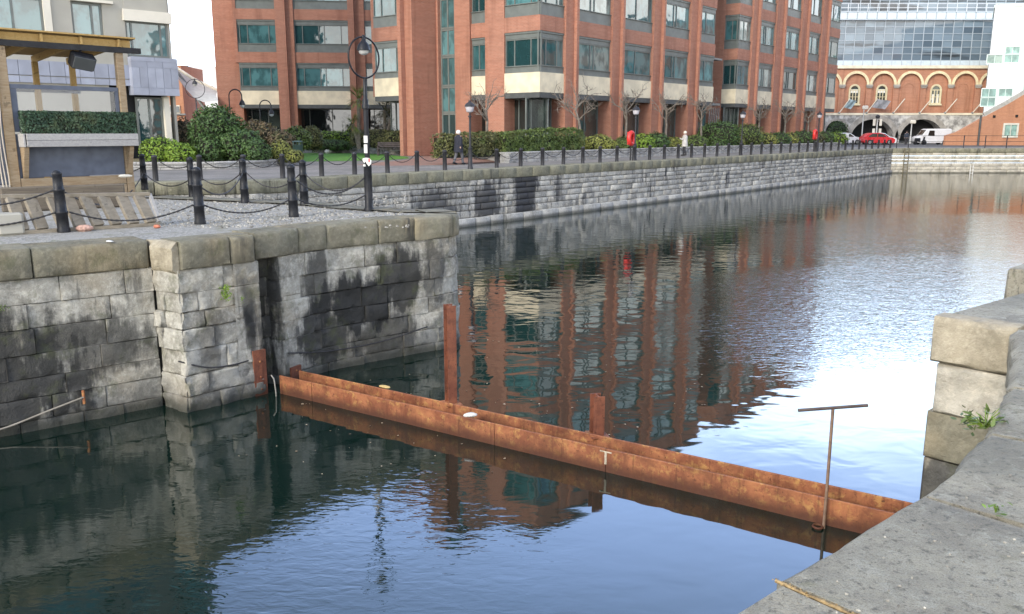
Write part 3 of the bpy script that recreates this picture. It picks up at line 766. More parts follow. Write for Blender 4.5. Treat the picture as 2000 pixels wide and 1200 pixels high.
# ------------------------------------------------------------------ left red brick wing, almost square to the view
aw = radians(85.0); uW = (sin(aw), cos(aw))
dW = 78.0
oW = (-(1000 - 600) / 1690 * dW, dW / CP)
FW_ = Face(oW, uW)
def W(u): return line_at(u, oW, uW)
LZ = 20.5
root = thing('office_building', 'left red brick office wing behind the bushes, with wide windows over cream bands', 'office building', oW)
wall = MB(); band = MB()
w = {u: W(u) for u in (415, 462, 466, 543, 547, 577, 683, 687, 708, 716, 745)}
office_column(root, wall, band, FW_, w[466], w[543], [.06, .26, .8], 4, LZ, True, 1.8)
office_column(root, wall, band, FW_, w[577], w[683], [.15, .45, .55, .86], 4, LZ, True, 1.8)
office_column(root, wall, band, FW_, w[716] - .1, w[745] + 2, [.3, .7], 4, LZ, True, 1.8)
FW_.box(wall, w[415], w[466] - .004, -4.0, -.9, 0, LZ)
FW_.box(wall, w[466] - .3, w[466] - .003, -.9, -.003, ZL['hd'], LZ); FW_.box(wall, w[466] - .3, w[466] - .003, -.9, -.003, ZL['c0'], ZL['c1'], 0)
FW_.box(wall, w[543], w[577], -2.5, .12, 0, LZ); FW_.box(wall, w[543], w[543] + .9, .12, .5, 0, LZ - .2)
FW_.box(wall, w[683], w[716] - .1, -2.5, .12, 0, LZ); FW_.box(wall, w[683], w[683] + .55, .12, .5, 0, LZ - .2)
mb = MB()
mb.prism([(V3(FW_.o, FW_.u, FW_.n, a, o, 0).x, V3(FW_.o, FW_.u, FW_.n, a, o, 0).y) for a, o in ((w[415] + .2, -2.6), (w[745] + 1.5, -2.6), (w[745] + 1.5, -16), (w[415] + .2, -16))], 0, LZ - .1); mb.build('core', M['brick'], root, True)
mb = MB(); FW_.box(mb, w[415] - .1, w[745] + 2, -16.2, .3, LZ + .003, LZ + .35); mb.build('roof', M['roof'], root, True)
wall.build('wall', [M['brick'], M['soffit']], root, True); band.build_each('stone_band', M['band'], root)
# ------------------------------------------------------------------ arched warehouse with glass offices above, at the head of the dock
YW = 127.0; XW = lambda u: (u - 1000) / FPX * (YW * CP + .3)
zw = lambda v: zat(v, 0, YW)
root = thing('warehouse', 'old orange brick warehouse with cream arched hood moulds on a grey stone arcade', 'warehouse', (XW(1770), YW, 0))
F0 = Face((0, YW), (1, 0))
zc, zt, zsp = zw(224), zw(130), zw(166)
def arch_wall(mb, x0, x1, cx, hw, zs, rise, ztop, zbot, y, depth, n=16):
    """wall panel x0..x1 from zbot to ztop with an arched opening, soffit included"""
    pts = [(cx - hw * cos(pi * i / n), zs + rise * sin(pi * i / n)) for i in range(n + 1)]
    mb.add([(x0, y, zbot), (pts[0][0], y, zbot), (pts[0][0], y, zs), (x0, y, zs)], [(0, 1, 2, 3)])
    mb.add([(pts[-1][0], y, zbot), (x1, y, zbot), (x1, y, zs), (pts[-1][0], y, zs)], [(0, 1, 2, 3)])
    allx = [x0] + [q[0] for q in pts] + [x1]; allz = [zs] + [q[1] for q in pts] + [zs]
    for i in range(len(allx) - 1):
        mb.add([(allx[i], y, allz[i]), (allx[i + 1], y, allz[i + 1]), (allx[i + 1], y, ztop), (allx[i], y, ztop)], [(0, 1, 2, 3)])
    sof = [(pts[0][0], zbot)] + pts + [(pts[-1][0], zbot)]
    for i in range(len(sof) - 1):
        a, b = sof[i], sof[i + 1]
        mb.add([(a[0], y, a[1]), (b[0], y, b[1]), (b[0], y + depth, b[1]), (a[0], y + depth, a[1])], [(3, 2, 1, 0)])
def arch_ring(mb, cx, zs, hw, rise, t, y0, y1, n=18, legs=0.0, t2=None):
    pin = [(cx - hw * cos(pi * i / n), zs + rise * sin(pi * i / n)) for i in range(n + 1)]
    pou = [(cx - (hw + t) * cos(pi * i / n), zs + (rise + t) * sin(pi * i / n)) for i in range(n + 1)]
    if legs: pin = [(pin[0][0], zs - legs)] + pin + [(pin[-1][0], zs - legs)]; pou = [(pou[0][0], zs - legs)] + pou + [(pou[-1][0], zs - legs)]
    for i in range(len(pin) - 1):
        a, b, c, d = pin[i], pin[i + 1], pou[i + 1], pou[i]
        vs = [(q[0], y0, q[1]) for q in (a, b, c, d)] + [(q[0], y1, q[1]) for q in (a, b, c, d)]
        mb.add(vs, [(0, 1, 2, 3), (4, 7, 6, 5), (0, 4, 5, 1), (2, 6, 7, 3)])
M['archst'] = simple('dressed_grey_stone', (.3, .28, .25), .85, .25, 1.5)
mw = MB(); hood = MB(); st = MB(); sto = MB(); cor = MB()
cx0 = XW(1662.5); dxa = XW(1715) - XW(1662.5)
ru = dxa * .40
for k in range(-3, 9):
    c = cx0 + k * dxa
    arch_wall(mw, c - dxa / 2, c + dxa / 2, c, ru, zsp, ru, zt, zc, YW, .35)
    mw.box((c, YW + .6, (zc + zt) / 2), (dxa - .02, .5, zt - zc))
    arch_ring(hood, c, zsp, ru, ru, .36, YW - .14, YW - .004)
    if k % 2 == 0 or k in (1,):
        pass
    blind = k in (2, 4)
    wz0, wz1 = zw(203), zw(176)
    if not blind and -1 <= k < 7:
        wd_ = MB(); hwid = .68
        for q in (-1, -.33, .33, 1): wd_.box((c + q * (hwid - .05), YW + .3, (wz0 + wz1) / 2), (.09, .1, wz1 - wz0))
        wd_.box((c, YW + .3, wz0 + .05), (2 * hwid - .2, .09, .1)); wd_.box((c, YW + .3, (wz0 + wz1) / 2), (2 * hwid - .2, .085, .07)); wd_.box((c, YW + .3, wz1), (2 * hwid - .2, .09, .12))
        wd_.box((c, YW + .22, wz0 - .12), (2 * hwid + .5, .3, .22))
        arch_ring(wd_, c, wz1, hwid - .1, hwid - .1, .12, YW + .24, YW + .34)
        arch_ring(wd_, c, wz1, hwid, hwid, .14, YW + .2, YW + .345, legs=wz1 - wz0)
        o = wd_.build('window', simple('cream_sash_%d' % k, (.62, .55, .36), .6, .1), root, True)
        g = MB(); g.box((c, YW + .335, (wz0 + wz1) / 2), (2 * hwid - .02, .02, wz1 - wz0))
        g.add([(c, YW + .335, wz1)] + [(c - hwid * cos(pi * i / 12), YW + .335, wz1 + hwid * sin(pi * i / 12)) for i in range(13)], [(0, i + 1, i + 2) for i in range(12)])
        if k in (0, 1): g.box((c, YW + .32, wz1 - .15), (2 * hwid - .3, .01, .5), mi=1)
        elif k == 3:
            for q in (-.28, .3): g.box((c + q, YW + .318, (wz0 + wz1) / 2 - .3), (.35, .01, (wz1 - wz0) * .7), mi=1)
        g.build('pane', [M['glass_dark'], simple('white_blind_%d' % k, (.7, .69, .64), .8, .05)], o, True)
    elif blind:
        arch_ring(mw, c, zw(174), .75, .75, .3, YW + .28, YW + .345, legs=3.1)
    for sgn in (-1,):
        xx = c + sgn * dxa / 2
        sto = MB(); sto.box((xx, YW - .1, zsp - .12), (.95, .22, .28)); sto.box((xx, YW - .06, zsp - .36), (.75, .14, .2)); sto.build('corbel', M['archst'], root, True)
cor.box((cx0 + 3 * dxa, YW - .15, zt - .1), (dxa * 13, .35, .42)); cor.box((cx0 + 3 * dxa, YW - .12, zc + .06), (dxa * 13, .5, .3))
# stone arcade: two wide segmental arches and a small one
z0g = 0.0
for c, hw, zs, rise, l, r in ((XW(1700), XW(1742) - XW(1700), zw(262), zw(232) - zw(262), XW(1651), XW(1748.5)), (XW(1796), XW(1838) - XW(1796), zw(262), zw(232) - zw(262), XW(1748.5), XW(1850))):
    arch_wall(st, l, r, c, hw, 0.6, zw(233) - .6, zc - .11, -.02, YW - .3, 3.0, 20)
    sto = MB(); arch_ring(sto, c, .6, hw - .03, zw(233) - .63, .75, YW - .45, YW - .304, 22); sto.build('arch_stone', M['archst'], root, True)
arch_wall(st, XW(1560), XW(1651), XW(1630), 1.6, 1.6, 1.6, zc - .11, -.02, YW - .3, 1.2)
sto = MB(); arch_ring(sto, XW(1630), 1.6, 1.58, 1.58, .35, YW - .4, YW - .304)
st.box((XW(1850) + 8, YW - .05, zc / 2 - .08), (16, .5, zc - .1))
mw.build('wall', M['brick_old'], root, True)
hood.build('hood_mould', simple('cream_hood_stone', (.66, .57, .36), .75, .15, 2), root, True)
st.build('arcade', simple('rough_grey_rubble', (.38, .37, .35), .9, .5, 1.6, 0, .8, 8), root, True)
sto.build('arch_stone', M['archst'], root, True)
cor.build('cornice', simple('pale_cornice', (.66, .6, .46), .8, .15, 1), root, True)
for c in (XW(1700), XW(1796)):
    mb = MB()
    for q in (-2.4, -1.2, 0, 1.2, 2.4): mb.box((c + q, YW + 1.9, 1.6), (.12, .12, 3.2))
    mb.box((c, YW + 1.9, .05), (5.6, .13, .1)); mb.box((c, YW + 1.9, 2.2), (5.6, .11, .1))
    o = mb.build('shopfront', M['trim'], root, True)
    mb = MB()
    for q in range(4): mb.box((c - 1.8 + 1.2 * q, YW + 1.94, 1.6), (1.16, .02, 3.2))
    mb.box((c, YW + 2.2, 1.8), (6.4, .3, 3.6), mi=1); mb.build('pane', [M['glass_dark'], M['dark']], o, True)
mb = MB(); mb.box((XW(1630), YW + 1.0, 1.6), (4, .2, 3.4)); mb.build('infill', M['dark'], root, True)
mb = MB(); mb.box((cx0 + 3 * dxa, YW + 6, zt / 2 + .3), (dxa * 12, 9, zt)); mb.build('core', M['dark'], root, True)
# glass offices standing on the warehouse
root = thing('glass_building', 'blue grey glass curtain wall offices rising above the old brick warehouse', 'glass building', (XW(1780), YW + .4, zt))
YG = YW + .6
pw = 18.7 / FPX * (YG * CP); x0g = XW(1600); ng = 34
rows = [zw(v) for v in (130, 118, 105, 92, 79, 65, 52, 39)]
fr = MB(); gl = MB(); sp = MB(); ra = MB()
m, ntg, bs = newmat('blue_grey_curtain_glass'); isl = island(ntg); pp = pos(ntg)
col = mix(ntg, rng(ntg, isl, 0, 1, 0, 1, False), (.07, .1, .13), (.19, .25, .3))
col = mix(ntg, rng(ntg, nz(ntg, scale_v(ntg, pp, (.08, 1, .42)), 1, 3), .55, .63, 0, .85), col, (.012, .014, .018))
link(ntg, col, bs, 'Base Color'); bs.inputs['Roughness'].default_value = .06; bs.inputs['IOR'].default_value = 1.7
for i in range(ng):
    xa = x0g + i * pw
    fr.box((xa, YG - .03, (rows[0] + rows[-1]) / 2), (.09, .14, rows[-1] - rows[0]))
    for a, b in zip(rows[1:-1], rows[2:]): gl.box((xa + pw / 2, YG, (a + b) / 2), (pw - .1, .03, b - a - .06))
    sp.box((xa + pw / 2, YG - .05, (rows[0] + rows[1]) / 2), (pw - .06, .1, rows[1] - rows[0] - .05))
    z0, z1 = rows[-1] + .1, zw(23)
    sp.box((xa + pw / 2, YG - .35, (z0 + z1) / 2), (pw - .18, .1, z1 - z0 - .1))
    fr.box((xa, YG - .32, (z0 + z1) / 2), (.12, .12, z1 - z0))
    ra.box((xa, YG - .45, z1 + .55), (.07, .07, 1.1))
    for j in range(4):
        gl.box((xa + pw / 2, YG + 2.5, z1 + .2 + 3.4 * j / 2 + .8), (pw - .1, .03, 1.6)); fr.box((xa, YG + 2.46, z1 + .2 + 1.7 * j + .8), (.1, .1, 1.7))
xm = x0g + ng * pw / 2
for z in rows[1:]: fr.box((xm, YG - .03, z), (ng * pw, .11, .07))
fr.box((xm, YG - .3, rows[-1] + .05), (ng * pw, .3, .14)); fr.box((xm, YG - .3, zw(23)), (ng * pw, .3, .16))
for q in (.55, 1.1): ra.box((xm, YG - .45, zw(23) + q), (ng * pw, .05, .06))
fr.build('mullion', simple('pale_blue_aluminium', (.36, .41, .45), .4, .05), root, True)
gl.build('pane', m, root, True); sp.build('spandrel', simple('pale_blue_spandrel', (.5, .58, .63), .35, .08), root, True); ra.build('railing', simple('white_railing', (.6, .64, .68), .5, .05), root, True)
mb = MB(); mb.box((xm, YG + 6.3, (rows[0] + zw(23)) / 2), (ng * pw, 12.4, zw(23) - rows[0])); mb.box((xm, YG + 9, zw(23) + 3.6), (ng * pw - .5, 12.8, 7.0)); mb.build('core', M['dark'], root, True)
# ------------------------------------------------------------------ white tiled building and brick ramp wall, right
aB = radians(118); uB = (sin(aB), cos(aB)); dB = 112.0
oB = ((1917 - 1000) / FPX * dB, dB / CP)
FB_ = Face(oB, uB)
root = thing('white_building', 'tall white panelled building with pale green windows behind the brick ramp', 'building', oB)
zb = lambda v, u: (lambda a: zat(v, 0, oB[1] + a * uB[1]))(line_at(u, oB, uB))
wb = lambda u: line_at(u, oB, uB)
Ht = zb(16, 1927)
mb = MB()
hrow = [0, 2.1, 4.6, 6.7, 8.9, 11.1, 13.2, Ht]
for z0, z1 in zip(hrow[:-1], hrow[1:]):
    for k in range(12): FB_.box(mb, k * 2.3 + .012, (k + 1) * 2.3 - .012, -.2, 0, z0 + .012, z1 - .012)
mb.build('panel', simple('white_tile_panel', (.84, .85, .82), .4, .03, .5), root, True)
mb = MB(); FB_.box(mb, .02, 27.5, -12, -.03, 0, Ht - .02); mb.build('wall', simple('panel_joint_grey', (.55, .6, .57), .7, .05), root, True)
mb = MB(); FB_.box(mb, -.1, 27.7, -12.2, .12, Ht + .003, Ht + .35); mb.build('parapet', simple('pale_green_parapet', (.6, .68, .63), .6, .05), root, True)
gm = glass_mat('pale_green_glass', (.2, .34, .3), (.4, .6, .52), .1, 1.5)
wf = simple('pale_green_frame', (.6, .72, .67), .5, .05)
for (u0, v0, u1, v1) in ((1928, 108, 1957, 124), (1962, 92, 1989, 106), (1962, 107, 1989, 122), (1925, 174, 1952, 190), (1925, 191, 1952, 207), (1958, 174, 1984, 188), (2005, 160, 2030, 184), (2000, 92, 2028, 118)):
    a0, a1 = wb(u0), wb(u1); z1, z0 = zb(v0, (u0 + u1) / 2), zb(v1, (u0 + u1) / 2)
    mb = MB(); FB_.box(mb, a0, a1, .003, .1, z0 - .12, z0); FB_.box(mb, a0, a1, .003, .1, z1, z1 + .12); FB_.box(mb, a0 - .1, a0, .003, .09, z0 - .1, z1 + .1); FB_.box(mb, a1, a1 + .1, .003, .09, z0 - .1, z1 + .1); FB_.box(mb, (a0 + a1) / 2 - .03, (a0 + a1) / 2 + .03, .003, .085, z0, z1)
    o = mb.build('window', wf, root, True)
    g = MB(); m_ = (a0 + a1) / 2
    FB_.box(g, a0, m_ - .03, .004, .03, z0, z1); FB_.box(g, m_ + .03, a1, .004, .03, z0, z1); g.build('pane', gm, o, True)
YR = 104.0; XR = lambda u: (u - 1000) / FPX * (YR * CP + .3); zr = lambda v: zat(v, 0, YR)
root = thing('ramp_wall', 'light orange brick wall rising in a slope to the right with a small green window', 'wall', (XR(1900), YR, 0))
prof = [(XR(1846), 0), (XR(1846), zr(265)), (XR(1868), zr(258)), (XR(1918), zr(228)), (XR(1960), zr(204)), (XR(2000), zr(178)), (XR(2060), zr(140)), (XR(2060), 0)]
mb = MB(); n = len(prof)
mb.add([(x, YR, z) for x, z in prof] + [(x, YR + .5, z) for x, z in prof], [tuple(range(n - 1, -1, -1)), tuple(range(n, 2 * n))] + [(i, (i + 1) % n, n + (i + 1) % n, n + i) for i in range(n)])
mb.build('wall', M['brick_light'], root, True)
mb = MB()
for (xa, za), (xb, zb_) in zip(prof[3:6], prof[4:7]): mb.bar((xa, YR + .2, za + .1), (xb, YR + .2, zb_ + .1), .75, .2, up=(0, 1, 0))
mb.build('coping', simple('grey_ramp_coping', (.36, .36, .33), .8, .15), root, True)
mb = MB(); a0, a1, z0, z1 = XR(1955), XR(1985), zr(269), zr(241)
mb.box(((a0 + a1) / 2, YR - .06, z0 + .1), (a1 - a0, .14, .2)); mb.box(((a0 + a1) / 2, YR - .06, z1 - .1), (a1 - a0, .14, .2)); mb.box((a0 + .1, YR - .06, (z0 + z1) / 2), (.2, .13, z1 - z0 - .4)); mb.box((a1 - .1, YR - .06, (z0 + z1) / 2), (.2, .13, z1 - z0 - .4)); mb.box(((a0 + a1) / 2, YR - .05, (z0 + z1) / 2), (.08, .1, z1 - z0 - .4))
o = mb.build('window', simple('stone_window_surround', (.58, .58, .5), .7, .1), root, True)
mb = MB(); mb.box(((a0 + a1) / 2, YR - .02, (z0 + z1) / 2), (a1 - a0 - .3, .03, z1 - z0 - .3)); mb.build('pane', gm, o, True)
mb = MB()
for u, v in ((1935.5, 228), (1979, 227)): mb.box((XR(u), YR - .03, zr(v)), (.3, .1, .3))
mb.build('vent', M['dark'], root, True)
mb = MB(); mb.tube([(XR(1909), YR - .12, 0), (XR(1909), YR - .12, zr(226))], .12); mb.build('drainpipe', M['soffit'], root, True)

# brick block across the basin, outside the frame: the photograph shows it mirrored in the office windows
root = thing('office_building', 'brown brick block on the right bank, seen only mirrored in the office windows', 'office building', (70, 50, 0))
FO = Face((70, 98), (0, -1)); wl = MB(); FO.box(wl, 0, 93, -14, -.3, 0, 17)
for z0, z1 in ((0, 1.2), (3.2, 5.0), (7.0, 8.8), (10.8, 12.6), (14.6, 17)): FO.box(wl, 0, 93, -.3, 0, z0, z1)
for k in range(16): FO.box(wl, k * 6.13, k * 6.13 + 1.0, -.3, .1, 0, 17)
wl.build('wall', M['brick_old'], root, True)
for k in range(15):
    for z0, z1 in ((1.2, 3.2), (5.0, 7.0), (8.8, 10.8), (12.6, 14.6)):
        add_window(root, FO, k * 6.13 + 1.01, k * 6.13 + 6.12, z0 + .004, z1 - .004, [.33, .66], out=-.1)
mb = MB(); FO.box(mb, -.2, 93.2, -14.2, .3, 17.003, 17.4); mb.build('roof', M['roof'], root, True)
# ------------------------------------------------------------------ metals and timber
KF[0] = .975
M['iron'] = simple('black_painted_iron', (.011, .012, .015), .45, .4, 6, 0, .3, 60, 0, .3)
M['iron_far'] = simple('faded_black_iron', (.022, .022, .026), .55, .3, 3)
M['chain'] = simple('dark_chain_iron', (.03, .028, .028), .6, .3, 8)
M['rust'] = rust_mat('orange_rust_steel', (.2, .06, .024), (.36, .14, .058), (.45, .24, .075))
M['rust_red'] = rust_mat('red_brown_rust', (.17, .055, .03), (.26, .09, .045), (.11, .04, .022))
M['timber'] = plank_mat('weathered_pine', (.29, .2, .11), (.4, .31, .2), (2, 2, 12))
M['timber_grey'] = plank_mat('grey_pine_board', (.33, .32, .31), (.44, .425, .4), (2, 14, 14))
M['timber_gold'] = plank_mat('golden_pine', (.42, .26, .08), (.5, .34, .13), (2, 12, 12))
M['pallet'] = plank_mat('old_grey_pallet_wood', (.22, .19, .14), (.33, .285, .22), (3, 3, 8))
M['board_dark'] = plank_mat('dark_gap_board', (.1, .08, .06), (.17, .14, .1))  # board kept dark so the gaps between the slats look dark
M['panel'] = simple('slate_blue_panel', (.1, .115, .15), .75, .15, 5, 0, .2, 80)
M['white'] = simple('white_paper', (.62, .61, .57), .8, .08, 9)
M['zinc'] = simple('pale_blue_zinc', (.28, .3, .36), .45, .1, 1.5, 0, 0, 40, .12)
M['stonebeige'] = simple('beige_render_stone', (.36, .345, .295), .8, .08, .8, 0, .1, 30)
M['stonewhite'] = simple('cream_white_stone', (.66, .62, .52), .7, .05, 1)
# ------------------------------------------------------------------ cabin on the peninsula
ac = radians(44); uc = (sin(ac), cos(ac)); oc = (-9.5, 21.3)
FCB = Face(oc, uc); LQ = .066
cab = thing('cabin', 'timber framed outdoor shelter with slate blue panels and a rafter roof beside the quay', 'shelter', (oc[0], oc[1], LQ))
ca = lambda u: line_at(u, oc, uc)
zcab = lambda v: zat(v, oc[0], oc[1])
aL, aR = ca(18), 0.05
zA, zB = zcab(104), zcab(92)
for nm, a0, a1 in (('post', aR - .17, aR), ('post', aL - .14, aL + .06), ('post', aL - 2.6, aL - 2.42)):
    mb = MB(); c0 = FCB.p((a0 + a1) / 2, -.03, (LQ + zA) / 2); mb.bevbox(c0, (a1 - a0, .16, zA - LQ), .012, FCB.ax); mb.build(nm, M['timber'], cab, True)
mb = MB(); FCB.box(mb, aL - 3.2, aR + .42, -.02, .1, zA + .0, zA + .13); mb.build('gutter', M['iron'], cab, True)
for k in range(7):
    a = aR - .1 - k * .86
    mb = MB(); mb.bar(FCB.p(a, .12, zA + .22), FCB.p(a - .0, -3.4, zA - .02), .055, .17); mb.build('rafter', M['timber_gold'], cab, True)
mb = MB(); FCB.box(mb, aL - 3.2, aR + .2, -.02, .02, zA + .135, zA + .3); mb.build('fascia', M['timber_gold'], cab, True)
mb = MB()
q = [FCB.p(aL - 3.2, .16, zA + .335), FCB.p(aR + .28, .16, zA + .335), FCB.p(aR + .28, -3.5, zA + .1), FCB.p(aL - 3.2, -3.5, zA + .1)]
mb.add(q + [x + Vector((0, 0, .035)) for x in q], [(3, 2, 1, 0), (4, 5, 6, 7), (0, 1, 5, 4), (1, 2, 6, 5), (2, 3, 7, 6), (3, 0, 4, 7)]); mb.build('roof', M['timber_gold'], cab, True)
m, ntp, bs = newmat('clear_plastic_sheet')
tr = N(ntp, 'ShaderNodeBsdfTransparent', {'Color': (.93, .94, .95, 1)}); gl_ = N(ntp, 'ShaderNodeBsdfGlossy', {'Roughness': .08}); df = N(ntp, 'ShaderNodeBsdfDiffuse', {'Color': (.25, .25, .25, 1)})
mx = N(ntp, 'ShaderNodeMixShader', {0: .04, 1: tr.outputs[0], 2: gl_.outputs[0]}); mx2 = N(ntp, 'ShaderNodeMixShader', {0: .07, 1: mx.outputs[0], 2: df.outputs[0]})
ntp.links.new(mx2.outputs[0], ntp.nodes['Material Output'].inputs['Surface'])
M['plastic'] = m
zr1, zr0 = zcab(172), zcab(180)
wnd = MB(); FCB.box(wnd, aL + .07, aR - .18, -.05, .01, zr0, zr1); FCB.box(wnd, aL + .07, aL + .2, -.05, .0, zcab(258), zr0 - .003); FCB.box(wnd, aR - .26, aR - .18, -.05, .0, zcab(258), zr0 - .003)
wo = wnd.build('window', M['panel'], cab, True)
mb = MB(); FCB.box(mb, aL + .07, aR - .19, -.035, -.03, zcab(258), zr0 + .01); mb.build('pane', M['plastic'], wo, True)
# lower half: panel, planter shelf with brackets, base boards
mb = MB(); FCB.box(mb, aL + .07, aR - .18, -.08, -.02, zcab(340), zcab(262)); FCB.box(mb, aL - 2.4, aL - .15, -.08, -.02, zcab(350), zcab(175)); mb.build('panel', M['panel'], cab, True)
zbx1, zbx0 = zcab(261), zcab(285)
hb = (zbx1 - zbx0) / 2
bx = MB()
for k in range(2): bx.bevbox(FCB.p((aL + .2 + aR) / 2, .42, zbx0 + hb * (k + .5)), (aR - aL - .14, .035, hb - .006), .006, FCB.ax)
for a in (aL + .13, aR + .0): bx.bevbox(FCB.p(a, .22, (zbx0 + zbx1) / 2), (.04, .38, zbx1 - zbx0), .006, FCB.ax)
FCB.box(bx, aL + .16, aR - .03, .0, .4, zbx0 + .02, zbx0 + .05)
bx.build('planter_shelf', M['timber_grey'], cab, True)
for a in (aL + .18, aR - .1):
    mb = MB(); pr_ = [(.0, zcab(345)), (.0, zbx0 - .004), (.34, zbx0 - .004), (.3, zbx0 - .12), (.09, zcab(338))]
    vs = [FCB.p(a - .05, o, z) for o, z in pr_] + [FCB.p(a + .05, o, z) for o, z in pr_]
    mb.add(vs, [(0, 1, 2, 3, 4), (9, 8, 7, 6, 5)] + [(i, (i + 1) % 5 + 0, (i + 1) % 5 + 5, i + 5)[::-1] for i in range(5)]); mb.build('bracket', M['timber'], cab, True)
for z0, z1 in ((zcab(358), zcab(341)), (LQ + .02, zcab(359))):
    mb = MB(); mb.bevbox(FCB.p((aL + aR) / 2 - .06, .02, (z0 + z1) / 2), (aR - aL - .26, .05, z1 - z0 - .01), .008, FCB.ax); mb.build('board', M['timber'], cab, True)
mb = MB(); FCB.box(mb, aL - 2.4, aL - .15, -.06, .02, LQ + .25, zcab(352)); mb.build('board', M['timber_grey'], cab, True)
for a, o in ((aL + 1.55, -2.9), (aR - .1, -3.1), (aL - .2, -2.9)):
    mb = MB(); mb.bevbox(FCB.p(a, o, (LQ + zA - .1) / 2), (.13, .13, zA - LQ - .1), .01, FCB.ax); mb.build('post', M['timber_gold'], cab, True)
mb = MB(); FCB.box(mb, aL - 2.6, aR, -3.0, -2.92, zcab(176), zcab(170)); FCB.box(mb, aL - 2.6, aR, -3.0, -2.9, LQ, LQ + .9); mb.build('rear_rail', M['panel'], cab, True)
# conduit and cables on the left post
mb = MB()
for k, a in enumerate((-.2, -.26, -.31)):
    mb.tube([FCB.p(aL + a + .02 * sin(z * 3 + k), .07, z) for z in [LQ + .05 + i * .25 for i in range(14)]], .014, 6)
mb.build('cable', simple('pale_cable', (.55, .48, .38), .6, .1), cab, True)
t = thing('speaker', 'dark grey loudspeaker hanging tilted under the shelter roof', 'speaker', FCB.p(aR - .95, .1, zA))
mb = MB(); ax = [Vector((FCB.u[0], FCB.u[1], -.15)).normalized()]; n_ = Vector((FCB.n[0], FCB.n[1], -.55)).normalized(); ax = [ax[0], (n_ - ax[0] * n_.dot(ax[0])).normalized()]; ax.append(ax[0].cross(ax[1]))
mb.bevbox(Vector(FCB.p(aR - .95, .02, zA - .24)), (.52, .3, .34), .03, ax); mb.build('cabinet', M['iron'], t, True)
mb = MB(); mb.bevbox(Vector(FCB.p(aR - .95, .02, zA - .24)) + ax[1] * .155, (.47, .02, .29), .008, ax); mb.build('grille', M['soffit'], t, True)
mb = MB(); mb.bar(FCB.p(aR - .95, -.05, zA - .08), FCB.p(aR - .95, -.05, zA + .1), .05); mb.build('bracket', M['iron'], t, True)
# ------------------------------------------------------------------ hotel behind the cabin
KF[0] = .96
ah = radians(46.5); uh = (sin(ah), cos(ah)); dh = 47.0
oh = ((350 - 1000) / FPX * dh, (dh - 1.65 * SP * 0) / CP)
FH = Face(oh, uh)
ha = lambda u: line_at(u, oh, uh)
def hz(u, v): a = ha(u); return zat(v, 0, oh[1] + a * uh[1])
hot = thing('hotel_building', 'pale beige stone building with dark windows and a zinc clad bay behind the timber shelter', 'building', oh)
HT = 30.0
mb = MB()
per = hz(176, 5) - hz(176, 83) + 1.2
wz0, wz1 = hz(176, 83), hz(176, 5)
w2a, w2b = ha(146), ha(206); w1a, w1b = ha(-70), ha(92); wba, wbb = ha(248), ha(331)
bz0, bz1 = hz(290, 112), hz(290, 43)
cols_h = [(-30, w1a), (w1b + .35, w2a), (w2b, wba)]
# wall piers, stone courses
HC = hz(176, -70)
for a0, a1 in cols_h: FH.box(mb, a0, a1, -.5, 0, hz(180, 165), HC)
FH.box(mb, wbb + .004, -.02, -.5, -.1, 0, HC)
up_ = MB()
for a0, a1 in cols_h: FH.box(up_, a0, a1, -.5, 0, HC + .003, HT)
FH.box(up_, wbb + .004, -.02, -.5, -.1, HC + .003, HT)
FH.box(mb, w1a, w1b + .35, -.5, -.004, hz(60, 165), wz0 - .02)
FH.box(mb, w2a, w2b, -.5, -.004, hz(176, 165), wz0 - .02)
FH.box(mb, -30, w2b, -.5, -.03, 0, hz(180, 165) - .004)
nlev = 8
for k in range(nlev):
    zt0 = wz1 + k * per; zb0 = wz0 + (k + 1) * per
    if zt0 > HT - 1: break
    m2_ = mb if k == 0 else up_
    FH.box(m2_, w1a, w1b + .35, -.5, -.004, zt0, zb0 - .02); FH.box(m2_, w2a, w2b, -.5, -.004, zt0, zb0 - .02)
    FH.box(m2_, wba, wbb, -.4, .04, bz1 + .5 + k * per, bz0 + (k + 1) * per - .02)
mb.build('wall', M['stonebeige'], hot, True); up_.build('upper_wall', simple('darkened_upper_wall', (.07, .075, .075), .6, .15, 1), hot, True)  # upper storeys out of view, darkened for their mirror image in the water
mb = MB()
FH.box(mb, ha(244), -.004, -.1, .18, hz(290, 44), hz(290, 22)); FH.box(mb, ha(144), ha(226), .0, .2, hz(176, 4), hz(176, -1))
FH.box(mb, w1b, w1b + .34, -.6, .06, wz0 - .4, HC)
FH.box(mb, ha(311), ha(322), -.3, .05, 0, hz(315, 189) - .004)
mb.build_each('cornice', M['stonewhite'], hot)
for k in range(nlev):
    for (a0, a1, z0, z1, sp_) in ((w1a, w1b, wz0, wz1, [.62]), (w2a, w2b, wz0, wz1, [.66]), (wba, wbb, bz0, bz1, [.14, .82])):
        if z1 + k * per > HT: continue
        add_window(hot, FH, a0 + .01, a1 - .01, z0 + k * per, z1 + k * per - .01, sp_, fw=.1, out=-.08)
add_window(hot, FH, ha(258), ha(311) - .01, .4, hz(285, 190), [.5], fw=.1, out=-.2)
mb = MB()
zz0, zz1 = hz(300, 188), hz(300, 114)
za, zb_ = zz0 + (zz1 - zz0) * .2, zz0 + (zz1 - zz0) * .72; zc_ = zz0 + (zz1 - zz0) * .88
for z0, z1, n in ((zz0, za, 3), (za, zb_, 6), (zb_, zc_, 3), (zc_, zz1, 2)):
    a0, a1 = ha(246), -.0
    for i in range(n): FH.box(mb, a0 + (a1 - a0) * i / n + .012, a0 + (a1 - a0) * (i + 1) / n - .012, .06, .5 + rr.uniform(-.004, .004), z0 + .012, z1 - .012)
FH.box(mb, ha(246) + .02, -.02, -.2, .48, zz0 + .02, zz1 - .02)
a0 = -14.0
